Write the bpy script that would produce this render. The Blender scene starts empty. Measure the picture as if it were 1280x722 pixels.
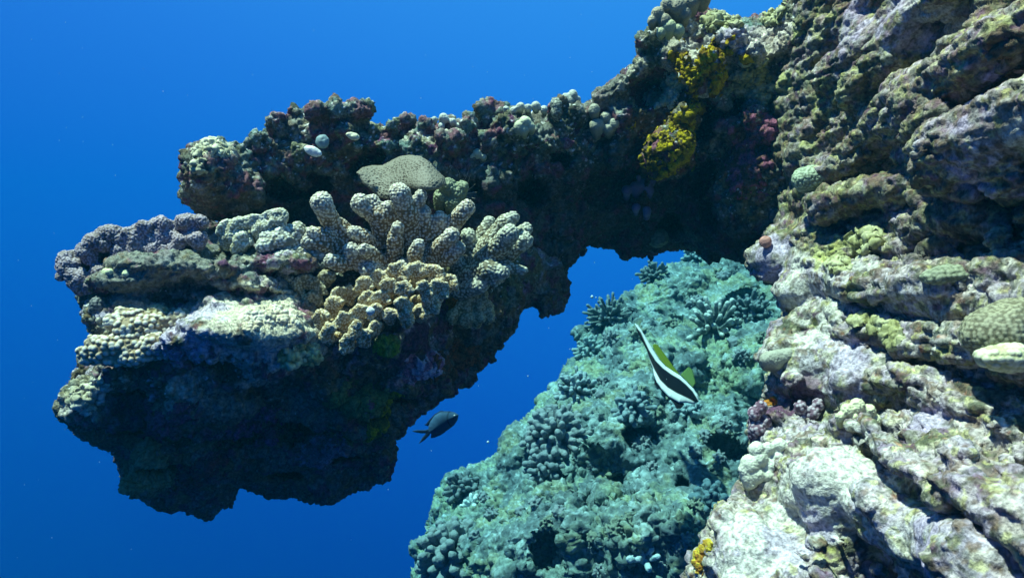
import bpy, math
import numpy as np
from mathutils import Vector

# ------------------------------------------------------------------ camera, water light, sun, exposure
S = bpy.context.scene
COL = S.collection
F = 834.0; CX, CY = 640.0, 361.0
cam_d = bpy.data.cameras.new("camera"); cam = bpy.data.objects.new("camera", cam_d); COL.objects.link(cam)
cam_d.sensor_width = 36.0; cam_d.lens = F / 1280 * 36.0
cam_d.clip_start = 0.02; cam_d.clip_end = 500
cam.rotation_euler = (math.radians(90), 0, 0)
cam_d.dof.use_dof = True; cam_d.dof.focus_distance = 1.15; cam_d.dof.aperture_fstop = 15.0
S.camera = cam

W = bpy.data.worlds.new("World"); S.world = W; W.use_nodes = True
wn = W.node_tree.nodes; wl = W.node_tree.links
bg = wn["Background"]
tc = wn.new("ShaderNodeTexCoord")
dp = wn.new("ShaderNodeVectorMath"); dp.operation = 'DOT_PRODUCT'
gv = Vector((0.20, 0.20, 1.0)).normalized()      # open water is brightest towards the surface
dp.inputs[1].default_value = gv
wl.new(tc.outputs["Generated"], dp.inputs[0])
mr = wn.new("ShaderNodeMapRange"); mr.inputs[1].default_value = -1; mr.inputs[2].default_value = 1
wl.new(dp.outputs["Value"], mr.inputs[0])
ramp = wn.new("ShaderNodeValToRGB"); wl.new(mr.outputs[0], ramp.inputs[0])
WR = [(0.0, (0.0000, 0.0018, 0.0190)), (0.30, (0.0018, 0.0107, 0.1140)), (0.41, (0.0036, 0.0240, 0.1900)), (0.50, (0.0072, 0.0409, 0.2565)),
      (0.60, (0.0126, 0.0676, 0.3230)), (0.70, (0.0198, 0.0997, 0.3800)), (0.80, (0.0288, 0.1424, 0.4275)), (0.90, (0.0720, 0.2492, 0.5510)), (1.0, (0.2250, 0.4450, 0.6650))]
el = ramp.color_ramp.elements
while len(el) > 1: el.remove(el[0])
el[0].position = WR[0][0]; el[0].color = (*WR[0][1], 1)
for p_, c_ in WR[1:]:
    e = el.new(p_); e.color = (*c_, 1)
wl.new(ramp.outputs[0], bg.inputs[0]); bg.inputs[1].default_value = 0.79

sun_d = bpy.data.lights.new("sun", 'SUN'); sun = bpy.data.objects.new("sun", sun_d); COL.objects.link(sun)
sun_d.energy = 5.0; sun_d.angle = math.radians(2.0); sun_d.color = (1.0, 0.84, 0.68)
sun_dir = Vector((-0.33, -0.15, 0.93)).normalized()      # towards the sun
sun.rotation_euler = sun_dir.to_track_quat('Z', 'Y').to_euler()
S.view_settings.view_transform = 'Standard'; S.view_settings.look = 'None'
S.view_settings.exposure = 1.35; S.view_settings.gamma = 1.0
S.cycles.volume_bounces = 0; S.cycles.max_bounces = 5; S.cycles.diffuse_bounces = 2
S.cycles.volume_step_rate = 2.0

# ------------------------------------------------------------------ numpy noise
U32 = np.uint32
def _hash(ix, iy, iz, seed):
    h = (ix.astype(U32) * U32(73856093)) ^ (iy.astype(U32) * U32(19349663)) ^ (iz.astype(U32) * U32(83492791)) ^ U32((seed * 2654435761) & 0xffffffff)
    h ^= h >> U32(16); h *= U32(0x7feb352d); h ^= h >> U32(15); h *= U32(0x846ca68b); h ^= h >> U32(16)
    return h
def _r(h): return (h & U32(0xffffff)).astype(np.float32) / np.float32(0xffffff)
def vnoise(p, seed=0):
    i = np.floor(p).astype(np.int32); f = (p - i).astype(np.float32)
    w = f * f * f * (f * (f * 6 - 15) + 10)
    out = np.zeros(len(p), np.float32)
    for dx in (0, 1):
        wx = w[:, 0] if dx else 1 - w[:, 0]
        for dy in (0, 1):
            wy = w[:, 1] if dy else 1 - w[:, 1]
            for dz in (0, 1):
                wz = w[:, 2] if dz else 1 - w[:, 2]
                out += wx * wy * wz * _r(_hash(i[:, 0] + dx, i[:, 1] + dy, i[:, 2] + dz, seed))
    return out * 2 - 1
def fbm(p, scale, octv=3, seed=0, gain=0.5):
    q = p / scale; a = 1.0; s = 0; t = 0
    for o in range(octv):
        s = s + a * vnoise(q + 17.3 * o, seed + o * 13); t += a; a *= gain; q = q * 2.03
    return s / t
def worley(p, scale, seed=0, jit=0.8):
    q = (p / scale).astype(np.float32); i = np.floor(q).astype(np.int32)
    f1 = np.full(len(q), 9, np.float32); f2 = f1.copy(); cid = np.zeros(len(q), np.float32)
    for dx in (-1, 0, 1):
        for dy in (-1, 0, 1):
            for dz in (-1, 0, 1):
                c = i + np.array([dx, dy, dz], np.int32)
                h = _hash(c[:, 0], c[:, 1], c[:, 2], seed)
                o = np.stack([_r(h), _r(h * U32(747796405) + U32(3)), _r(h * U32(277803737) + U32(11))], 1)
                pt = c + 0.5 + (o - 0.5) * jit
                d = ((pt - q) ** 2).sum(1)
                m = d < f1
                f2 = np.where(m, f1, np.minimum(f2, d)); cid = np.where(m, _r(h * U32(97) + U32(5)), cid); f1 = np.where(m, d, f1)
    return np.sqrt(f1), np.sqrt(f2), cid
def sstep(a, b, x):
    t = np.clip((x - a) / (b - a), 0, 1); return t * t * (3 - 2 * t)

# ------------------------------------------------------------------ geometry tools
def P(px, py, d): return np.array([(px - CX) / F * d, d, -(py - CY) / F * d], np.float64)

def interp(ctrl, px, py, power=2.6, soft=900.0):
    """smooth distance of a rock face through scattered control points (px, py, metres)"""
    c = np.array(ctrl, float); px = np.asarray(px, float); py = np.asarray(py, float)
    d2 = (px[..., None] - c[:, 0]) ** 2 + (py[..., None] - c[:, 1]) ** 2 + soft
    w = d2 ** (-power / 2 - 0.4)
    return (w * c[:, 2]).sum(-1) / w.sum(-1)

def poly_sd(poly, px, py):
    """signed distance to polygon, negative inside"""
    p = np.array(poly, float); px = np.asarray(px, float); py = np.asarray(py, float)
    best = np.full(px.shape, 1e9); ins = np.zeros(px.shape, bool)
    for k in range(len(p)):
        a, b = p[k], p[(k + 1) % len(p)]
        e = b - a; t = np.clip(((px - a[0]) * e[0] + (py - a[1]) * e[1]) / max(e @ e, 1e-9), 0, 1)
        best = np.minimum(best, (px - a[0] - t * e[0]) ** 2 + (py - a[1] - t * e[1]) ** 2)
        c = ((a[1] > py) != (b[1] > py)) & (px < (b[0] - a[0]) * (py - a[1]) / (b[1] - a[1] + 1e-12) + a[0])
        ins ^= c
    d = np.sqrt(best); return np.where(ins, -d, d)

class Vox:
    """a signed distance volume on a grid that is finer near the camera; meshed with surface nets"""
    def __init__(s, px0, px1, py0, py1, d0, d1, step):
        s.u = np.arange(px0, px1 + step, step, dtype=np.float32)
        s.v = np.arange(py0, py1 + step, step, dtype=np.float32)
        s.st = step; s.w0 = math.log(d0); s.dw = step / F
        n = int((math.log(d1) - s.w0) / s.dw) + 2
        s.w = s.w0 + np.arange(n) * s.dw
        s.Y = np.exp(s.w).astype(np.float32)
        s.f = np.full((len(s.u), len(s.v), n), 0.5, np.float32)
    def _win(s, lo, hi):
        y0, y1 = max(lo[1], s.Y[0] * 0.98), max(hi[1], s.Y[0])
        k0 = max(int((math.log(y0) - s.w0) / s.dw) - 1, 0); k1 = min(int((math.log(y1) - s.w0) / s.dw) + 2, len(s.Y))
        xs = [x / y * F + CX for x in (lo[0], hi[0]) for y in (y0, y1)]
        zs = [-z / y * F + CY for z in (lo[2], hi[2]) for y in (y0, y1)]
        i0 = max(int((min(xs) - s.u[0]) / s.st) - 1, 0); i1 = min(int((max(xs) - s.u[0]) / s.st) + 2, len(s.u))
        j0 = max(int((min(zs) - s.v[0]) / s.st) - 1, 0); j1 = min(int((max(zs) - s.v[0]) / s.st) + 2, len(s.v))
        if i1 <= i0 or j1 <= j0 or k1 <= k0: return None
        sl = (slice(i0, i1), slice(j0, j1), slice(k0, k1))
        Y = s.Y[k0:k1][None, None, :]
        X = ((s.u[i0:i1] - CX) / F)[:, None, None] * Y
        Z = (-(s.v[j0:j1] - CY) / F)[None, :, None] * Y
        return sl, X, Y, Z
    def _put(s, sl, d, k, carve):
        f = s.f[sl]
        if carve:
            d = -d; h = np.maximum(k - np.abs(f - d), 0) / k
            s.f[sl] = np.maximum(f, d) + h * h * (k * 0.25)
        else:
            h = np.maximum(k - np.abs(f - d), 0) / k
            s.f[sl] = np.minimum(f, d) - h * h * (k * 0.25)
    def ball(s, c, r, k=0.01, carve=False):
        m = r + k + 3 * s.st / F * c[1]
        w = s._win(np.array(c) - m, np.array(c) + m)
        if w is None: return
        sl, X, Y, Z = w
        s._put(sl, np.sqrt((X - c[0]) ** 2 + (Y - c[1]) ** 2 + (Z - c[2]) ** 2) - r, k, carve)
    def cap(s, a, b, ra, rb, k=0.01, carve=False):
        a = np.array(a, float); b = np.array(b, float); r = max(ra, rb); m = r + k + 3 * s.st / F * max(a[1], b[1])
        w = s._win(np.minimum(a, b) - m, np.maximum(a, b) + m)
        if w is None: return
        sl, X, Y, Z = w
        e = b - a; X = X - a[0]; Y = Y - a[1]; Z = Z - a[2]
        t = np.clip((X * e[0] + Y * e[1] + Z * e[2]) / (e @ e + 1e-12), 0, 1).astype(np.float32)
        d = np.sqrt((X - t * e[0]) ** 2 + (Y - t * e[1]) ** 2 + (Z - t * e[2]) ** 2) - (ra + (rb - ra) * t)
        s._put(sl, d, k, carve)
    def ell(s, c, r, rot=None, k=0.01, carve=False):
        """ellipsoid, radii r = 3 numbers, rot = 3x3 whose rows are the axes"""
        r = np.array(r, float); R = np.eye(3) if rot is None else np.array(rot)
        ext = np.sqrt(((R * r[:, None]) ** 2).sum(0)) + k + 3 * s.st / F * c[1]
        w = s._win(np.array(c) - ext, np.array(c) + ext)
        if w is None: return
        sl, X, Y, Z = w
        X = X - c[0]; Y = Y - c[1]; Z = Z - c[2]; q = 0; g = 0
        for i in range(3):
            t = (X * R[i, 0] + Y * R[i, 1] + Z * R[i, 2]) / r[i]
            q = q + t * t; g = g + (t / r[i]) ** 2
        q = np.sqrt(q) + 1e-6; d = q * (q - 1) / (np.sqrt(g) + 1e-6)
        s._put(sl, d.astype(np.float32), k, carve)
    def mesh(s):
        f = s.f; e = np.float32(1e-4)
        f[0] = np.maximum(f[0], e); f[-1] = np.maximum(f[-1], e); f[:, 0] = np.maximum(f[:, 0], e); f[:, -1] = np.maximum(f[:, -1], e)
        f[:, :, 0] = np.maximum(f[:, :, 0], e); f[:, :, -1] = np.maximum(f[:, :, -1], e)
        I = f < 0; c = I[:-1, :-1, :-1].astype(np.uint8)
        for dx in (0, 1):
            for dy in (0, 1):
                for dz in (0, 1):
                    if dx + dy + dz: c += I[dx:f.shape[0] - 1 + dx, dy:f.shape[1] - 1 + dy, dz:f.shape[2] - 1 + dz]
        act = (c > 0) & (c < 8); ijk = np.argwhere(act); n = len(ijk)
        idx = np.full(act.shape, -1, np.int32); idx[act] = np.arange(n, dtype=np.int32)
        i, j, k = ijk.T; val = {}
        for dx in (0, 1):
            for dy in (0, 1):
                for dz in (0, 1): val[(dx, dy, dz)] = f[i + dx, j + dy, k + dz]
        acc = np.zeros((n, 3), np.float32); cnt = np.zeros(n, np.float32)
        for a in val:
            for ax in range(3):
                if a[ax] == 0:
                    b = list(a); b[ax] = 1; b = tuple(b)
                    va, vb = val[a], val[b]; m = (va < 0) != (vb < 0)
                    t = np.where(m, va / np.where(m, va - vb, 1), 0)
                    for q in range(3):
                        acc[:, q] += np.where(m, (a[q] + t) if q == ax else a[q], 0)
                    cnt += m
        g = ijk + acc / cnt[:, None]
        Y = np.exp(s.w0 + g[:, 2] * s.dw)
        V = np.stack([(s.u[0] + g[:, 0] * s.st - CX) / F * Y, Y, -(s.v[0] + g[:, 1] * s.st - CY) / F * Y], 1)
        Q = []
        for ax in range(3):
            sl0 = [slice(1, -1)] * 3; sl0[ax] = slice(0, -1); sl1 = list(sl0); sl1[ax] = slice(1, None)
            A = I[tuple(sl0)]; B = I[tuple(sl1)]; e = np.argwhere(A != B)
            if not len(e): continue
            off = np.ones(3, int); off[ax] = 0; e = e + off; ins = I[e[:, 0], e[:, 1], e[:, 2]]
            b, c2 = [(1, 2), (2, 0), (0, 1)][ax]; qs = []
            for (ob, oc) in ((-1, -1), (0, -1), (0, 0), (-1, 0)):
                t = e.copy(); t[:, b] += ob; t[:, c2] += oc; qs.append(idx[t[:, 0], t[:, 1], t[:, 2]])
            q = np.stack(qs, 1); q[ins] = q[ins][:, ::-1]; Q.append(q)
        Q = np.concatenate(Q)
        # grid axes (u, v, w) -> (x, -z, y): a right handed frame, flip so that normals point outwards
        return V.astype(np.float64), Q[:, ::-1].copy() if FLIP else Q
FLIP = True

def normals(V, Q):
    a = V[Q[:, 2]] - V[Q[:, 0]]; b = V[Q[:, 3]] - V[Q[:, 1]]; n = np.cross(a, b)
    N = np.zeros_like(V); q = Q.ravel(); nn = np.repeat(n, 4, 0)
    for k in range(3): N[:, k] = np.bincount(q, nn[:, k], len(V))
    return N / (np.linalg.norm(N, axis=1)[:, None] + 1e-12)
def smooth(V, Q, it=1, lam=0.5):
    a = Q.ravel(); b = np.roll(Q, -1, 1).ravel(); A = np.concatenate([a, b]); B = np.concatenate([b, a])
    deg = np.bincount(A, minlength=len(V))[:, None] + 1e-9
    for _ in range(it):
        L = np.stack([np.bincount(A, V[B, k], len(V)) for k in range(3)], 1) / deg
        V = V + lam * (L - V)
    return V
def knobs(V, scale, seed=0, jit=0.8, fill=0.62):
    f1, f2, c = worley(V, scale, seed, jit)
    return np.sqrt(np.clip(1 - (f1 / fill) ** 2, 0, 1)), c

ALB = 0.82
def link(name, V, Q, mat, parent=None, col=None, smooth_shade=True):
    me = bpy.data.meshes.new(name)
    me.vertices.add(len(V)); me.vertices.foreach_set("co", np.ascontiguousarray(V, np.float32).ravel())
    k = Q.shape[1]
    me.loops.add(len(Q) * k); me.loops.foreach_set("vertex_index", np.ascontiguousarray(Q, np.int32).ravel())
    me.polygons.add(len(Q)); me.polygons.foreach_set("loop_start", np.arange(0, len(Q) * k, k, dtype=np.int32))
    me.polygons.foreach_set("loop_total", np.full(len(Q), k, np.int32))
    me.polygons.foreach_set("use_smooth", np.full(len(Q), smooth_shade))
    me.update(calc_edges=True)
    if col is not None:
        ca = me.color_attributes.new("Col", 'FLOAT_COLOR', 'POINT')
        c4 = np.ones((len(V), 4), np.float32); c4[:, :3] = np.clip(np.asarray(col) * ALB, 0.003, 0.85)
        ca.data.foreach_set("color", c4.ravel())
    me.materials.append(mat)
    o = bpy.data.objects.new(name, me); COL.objects.link(o)
    if parent is not None: o.parent = parent
    return o
def tag(o, label=None, cat=None, group=None, kind=None):
    if label: o["label"] = label
    if cat: o["category"] = cat
    if group: o["group"] = group
    if kind: o["kind"] = kind
    return o
def empty(name, loc, label, cat, group=None):
    o = bpy.data.objects.new(name, None); COL.objects.link(o); o.location = loc; o.empty_display_size = 0.02
    return tag(o, label, cat, group)
def adopt(o, root):
    """parent a mesh given in world coordinates to a root away from the origin"""
    o.parent = root; o.location = -Vector(root.location)

# ------------------------------------------------------------------ materials
def mat_surface(name, scale=260.0, bump=0.5, speck=0.5, rough=0.85, spec=0.2, dot_scale=None, dot=0.0, sss=0.0):
    m = bpy.data.materials.new(name); m.use_nodes = True; n = m.node_tree.nodes; l = m.node_tree.links
    b = n["Principled BSDF"]; b.inputs["Roughness"].default_value = rough; b.inputs["Specular IOR Level"].default_value = spec
    at = n.new("ShaderNodeAttribute"); at.attribute_name = "Col"
    tcn = n.new("ShaderNodeTexCoord")
    nz = n.new("ShaderNodeTexNoise"); nz.inputs["Scale"].default_value = scale; nz.inputs["Detail"].default_value = 4; nz.inputs["Roughness"].default_value = 0.65
    l.new(tcn.outputs["Object"], nz.inputs["Vector"])
    rp = n.new("ShaderNodeMapRange"); rp.inputs[1].default_value = 0.32; rp.inputs[2].default_value = 0.68
    rp.inputs[3].default_value = 1 - speck; rp.inputs[4].default_value = 1 + speck * 0.9
    l.new(nz.outputs["Fac"], rp.inputs[0])
    mul = n.new("ShaderNodeVectorMath"); mul.operation = 'SCALE'
    l.new(at.outputs["Color"], mul.inputs[0]); l.new(rp.outputs[0], mul.inputs["Scale"])
    last = mul.outputs[0]
    bp = n.new("ShaderNodeBump"); bp.inputs["Strength"].default_value = bump; bp.inputs["Distance"].default_value = 0.004
    h = nz.outputs["Fac"]
    if dot_scale:
        vo = n.new("ShaderNodeTexVoronoi"); vo.inputs["Scale"].default_value = dot_scale; vo.inputs["Randomness"].default_value = 0.6
        l.new(tcn.outputs["Object"], vo.inputs["Vector"])
        dr = n.new("ShaderNodeMapRange"); dr.inputs[1].default_value = 0.15; dr.inputs[2].default_value = 0.6
        dr.inputs[3].default_value = 1.0; dr.inputs[4].default_value = 0.0
        l.new(vo.outputs["Distance"], dr.inputs[0])
        sc = n.new("ShaderNodeMapRange"); sc.inputs[3].default_value = 1 - dot; sc.inputs[4].default_value = 1 + dot
        l.new(dr.outputs[0], sc.inputs[0])
        m2 = n.new("ShaderNodeVectorMath"); m2.operation = 'SCALE'; l.new(last, m2.inputs[0]); l.new(sc.outputs[0], m2.inputs["Scale"]); last = m2.outputs[0]
        ad = n.new("ShaderNodeMath"); ad.operation = 'MULTIPLY_ADD'; ad.inputs[1].default_value = 0.7
        l.new(dr.outputs[0], ad.inputs[0]); l.new(nz.outputs["Fac"], ad.inputs[2]); h = ad.outputs[0]
    l.new(h, bp.inputs["Height"]); l.new(bp.outputs[0], b.inputs["Normal"])
    l.new(last, b.inputs["Base Color"])
    return m
M_rock = mat_surface("reef_rock", 210, 0.8, 0.62)
M_far = mat_surface("far_reef_rock", 80, 0.9, 0.5)
M_coral = mat_surface("living_coral", 500, 0.25, 0.18, rough=0.6, spec=0.3)
M_polyp = mat_surface("polyp_coral", 400, 0.8, 0.25, rough=0.7, dot_scale=260, dot=0.45)
M_farcoral = mat_surface("far_coral", 200, 0.3, 0.2)
M_sponge = mat_surface("sponge", 330, 0.9, 0.5, rough=0.9, spec=0.1)
M_fish = mat_surface("fish_skin", 500, 0.12, 0.18, rough=0.6, spec=0.03)

# ------------------------------------------------------------------ colour of growth on the rock (shade is painted in on undersides)
C = dict(turf=(.085, .095, .062), olive=(.15, .16, .075), grey=(.20, .205, .17), tan=(.30, .26, .17), cream=(.60, .54, .38), pale=(.58, .55, .49),
         lilac=(.48, .40, .52), purple=(.10, .035, .085), yg=(.46, .48, .13), dark=(.022, .022, .022), rust=(.34, .10, .035), teal=(.16, .26, .22),
         mustard=(.50, .36, .02), pink=(.45, .22, .27), white=(.8, .8, .76), brown=(.13, .085, .045), green=(.16, .34, .05))
def lay(c, V, colr, scale, th, soft, seed, octv=3, amt=1.0):
    m = sstep(th - soft, th + soft, fbm(V, scale, octv, seed))[:, None] * amt
    return c * (1 - m) + np.array(C[colr] if isinstance(colr, str) else colr) * m
def spots(c, V, lst, seed=5):
    nz = fbm(V, 0.022, 3, seed)
    for (px, py, d, r, colr, amt) in lst:
        q = P(px, py, d); m = np.linalg.norm(V - q, axis=1) / r + nz * 0.9
        m = (1 - sstep(0.75, 1.05, m))[:, None] * amt
        c = c * (1 - m) + np.array(C[colr]) * m
    return c

def fill(vx, poly, ctrl, rmax, step, seed, front=1.0, rel=0.02, layers=(0,), k=0.012, shrink=0.0):
    """fill an outline with overlapping lumps round a middle surface, so that the body is rounded and has real thickness"""
    rng = np.random.default_rng(seed); p = np.array(poly)
    gx, gy = np.meshgrid(np.arange(p[:, 0].min(), p[:, 0].max(), step), np.arange(p[:, 1].min(), p[:, 1].max(), step))
    gx = gx + rng.uniform(-.4, .4, gx.shape) * step; gy = gy + rng.uniform(-.4, .4, gy.shape) * step
    sd = -poly_sd(poly, gx, gy) - shrink; m = sd > step * 0.35
    n = 0
    for x, y, s in zip(gx[m], gy[m], sd[m]):
        if s > rmax * 1.0 and rng.random() < 0.35: continue
        d = float(interp(ctrl, x, y)); rm = rmax / F * d
        r = min(s, rmax) / F * d * (rng.uniform(0.82, 1.0) if s > rmax else 0.98)
        dd = d + rm * front + rng.normal() * rel
        for L in layers:
            q = P(x, y, dd + L); q[0] = (x - CX) / F * (dd + L); vx.ball(q, r, k)
        n += 1
    return n

DM = {}
def depthmap(key, V):
    px = V[:, 0] / V[:, 1] * F + CX; py = -V[:, 2] / V[:, 1] * F + CY
    i = np.floor(px / 4).astype(int) + 50; j = np.floor(py / 4).astype(int) + 50
    m = (i >= 0) & (i < 460) & (j >= 0) & (j < 300)
    D = np.full((460, 300), 99.0); np.minimum.at(D, (i[m], j[m]), V[m, 1]); DM[key] = D
def surf(key, px, py):
    D = DM[key]; i = int(px // 4) + 50; j = int(py // 4) + 50
    for r in range(0, 12):
        w = D[max(i - r, 0):i + r + 1, max(j - r, 0):j + r + 1]; w = w[w < 90]
        if len(w): return float(np.median(w))
    return 1.2

def rough(V, Q, layers, calm=None, stretch=1.0):
    st = np.array([1.0, stretch, 1.0])
    for L in layers:
        N = normals(V, Q); kind, amp, sc, seed = L[:4]; msk = 1.0
        if len(L) > 4: msk = 0.25 + 0.75 * sstep(-0.25, 0.35, fbm(V, L[4], 2, seed + 77))
        if kind == 'fbm': h = fbm(V * st, sc, 3, seed)
        else: h = knobs(V * st, sc, seed)[0] - 0.45
        if calm is not None: msk = msk * calm
        V = V + N * (h * amp * msk)[:, None]
    return V

exec_order = []
# ================================================================== FAR REEF SLOPE
S_poly = [(500, 800), (516, 722), (528, 684), (546, 654), (566, 606), (602, 596), (642, 552), (692, 488), (726, 436), (732, 404), (766, 384), (806, 352), (854, 330), (900, 322), (1000, 300), (1090, 305), (1300, 330), (1300, 860), (500, 860)]
S_ctrl = [(520, 720, 2.25), (700, 700, 1.9), (850, 700, 1.75), (600, 600, 2.55), (760, 560, 2.2), (900, 600, 2.05), (700, 480, 2.8), (850, 480, 2.6), (960, 480, 2.5), (740, 400, 3.2), (850, 400, 3.1), (960, 400, 2.9), (880, 330, 3.8), (980, 340, 3.5), (1050, 700, 1.9), (1050, 400, 2.8), (1250, 400, 2.3), (1250, 700, 1.7), (800, 850, 1.6), (1200, 850, 1.5)]
def rnd_unit(rng):
    v = rng.normal(size=3); return v / np.linalg.norm(v)
def build_slope():
    rng = np.random.default_rng(11)
    vx = Vox(486, 1310, 286, 870, 1.3, 4.6, 2.9)
    fill(vx, S_poly, S_ctrl, 46, 17, 1, front=1.0, rel=0.03, layers=(0, 0.22), k=0.04)
    # scattered lumps, ledges and dark hollows
    for _ in range(420):
        x, y = rng.uniform(510, 1040), rng.uniform(318, 780)
        if poly_sd(S_poly, x, y) > -8: continue
        d = float(interp(S_ctrl, x, y)); r = rng.uniform(5, 17) / F * d
        q = P(x, y, d + rng.uniform(-.01, .03)); vx.ell(q, (r * rng.uniform(1, 1.9), r * 1.2, r * rng.uniform(.5, .9)), k=0.02)
    for (x, y, rx, rz) in [(792, 540, 30, 17), (735, 655, 24, 30), (690, 690, 26, 24), (700, 600, 10, 22), (868, 532, 34, 12), (655, 640, 8, 20), (930, 395, 26, 40), (905, 560, 30, 14), (780, 600, 24, 10), (855, 610, 30, 12), (770, 690, 22, 24), (880, 650, 30, 20), (640, 700, 14, 16), (900, 420, 30, 14), (760, 470, 14, 9)]:
        d = float(interp(S_ctrl, x, y)); vx.ell(P(x, y, d + 0.03), (rx / F * d, 0.10, rz / F * d), k=0.03, carve=True)
    V, Q = vx.mesh(); V = smooth(V, Q, 1)
    V = rough(V, Q, [('fbm', .07, .28, 1), ('fbm', .032, .09, 2), ('knob', .026, .050, 3, .3), ('knob', .020, .025, 4, .15), ('knob', .017, .014, 6, .1), ('fbm', .009, .012, 5)])
    c = np.tile(np.array([.12, .15, .115]), (len(V), 1))
    c = lay(c, V, (.19, .225, .125), .30, 0.05, .12, 21)
    c = lay(c, V, (.06, .08, .08), .14, 0.10, .10, 22)
    c = lay(c, V, (.24, .28, .24), .05, 0.26, .08, 23)
    c = lay(c, V, (.035, .05, .055), .022, 0.14, .08, 26, amt=.8)
    c = lay(c, V, (.20, .20, .08), .08, 0.24, .08, 24, amt=.6)
    c = lay(c, V, (.30, .36, .33), .012, 0.36, .08, 27, amt=.7)
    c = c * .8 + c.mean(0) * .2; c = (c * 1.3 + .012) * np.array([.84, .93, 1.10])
    depthmap('slope', V)
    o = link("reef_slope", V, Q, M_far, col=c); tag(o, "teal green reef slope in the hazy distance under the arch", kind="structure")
build_slope()

# ================================================================== ROCK ARCH AND OVERHANG
U_poly = [(233, 245), (239, 202), (245, 184), (264, 176), (288, 185), (318, 186), (330, 168), (345, 152), (370, 144), (400, 140), (440, 142), (465, 155), (500, 164), (540, 162), (600, 154), (660, 150), (700, 146), (740, 128), (770, 102), (800, 78), (820, 44), (835, 20), (880, 14), (905, 28), (930, 34), (975, 18), (990, -10), (1060, -60), (1060, 380), (985, 356), (945, 326), (900, 314), (860, 312), (800, 318), (760, 309), (735, 301), (700, 335), (640, 340), (560, 330), (480, 310), (430, 292), (395, 268), (345, 262), (300, 268), (262, 271), (240, 260)]
U_ctrl = [(262, 210, 1.02), (255, 250, 1.08), (330, 205, 1.10), (330, 255, 1.22), (400, 165, 1.12), (400, 230, 1.24), (500, 190, 1.14), (500, 250, 1.2), (600, 180, 1.18), (600, 260, 1.2), (680, 170, 1.22), (680, 280, 1.32), (760, 130, 1.24), (760, 200, 1.34), (760, 290, 1.5), (850, 60, 1.22), (850, 130, 1.27), (850, 200, 1.38), (850, 300, 1.6), (950, 50, 1.16), (950, 150, 1.17), (955, 230, 1.18), (945, 310, 1.28), (905, 170, 1.26), (1050, 50, 1.05), (1050, 300, 1.1), (700, 340, 1.35), (600, 320, 1.2)]
L_poly = [(105, 345), (150, 318), (220, 303), (262, 296), (330, 295), (400, 292), (480, 300), (560, 300), (640, 300), (715, 300), (708, 325), (706, 368), (698, 386), (682, 390), (668, 378), (648, 386), (640, 412), (596, 464), (554, 496), (508, 522), (490, 543), (487, 584), (464, 602), (410, 624), (340, 617), (300, 602), (285, 624), (262, 645), (242, 638), (184, 625), (162, 598), (152, 562), (102, 542), (80, 520), (84, 500), (112, 470), (135, 440), (128, 405), (112, 375)]
L_ctrl = [(150, 330, 1.00), (260, 305, 1.10), (250, 340, 0.99), (400, 310, 1.15), (400, 350, 1.08), (300, 400, .905), (170, 420, .93), (230, 460, .92), (340, 430, .91), (500, 330, 1.12), (470, 400, 1.0), (600, 330, 1.18), (600, 400, 1.17), (690, 350, 1.3), (110, 505, .98), (190, 520, 1.05), (200, 590, 1.10), (255, 625, 1.16), (330, 520, 1.10), (340, 590, 1.22), (450, 580, 1.22), (440, 480, 1.06), (480, 500, 1.08), (540, 480, 1.14), (610, 440, 1.22), (390, 460, 1.02), (245, 495, .97)]
def pe(vx, x, y, d, rx, rz, ry=None, ang=0, k=.012, carve=False):
    """ellipsoid lump placed by its centre; rx, rz in hundredths of the view, ang tilts it"""
    s = 1 / F * d; a = math.radians(ang)
    R = [(math.cos(a), 0, math.sin(a)), (0, 1, 0), (-math.sin(a), 0, math.cos(a))]
    vx.ell(P(x, y, d), (rx * s, (ry if ry else (rx + rz) * .5) * s, rz * s), R, k, carve)
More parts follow.
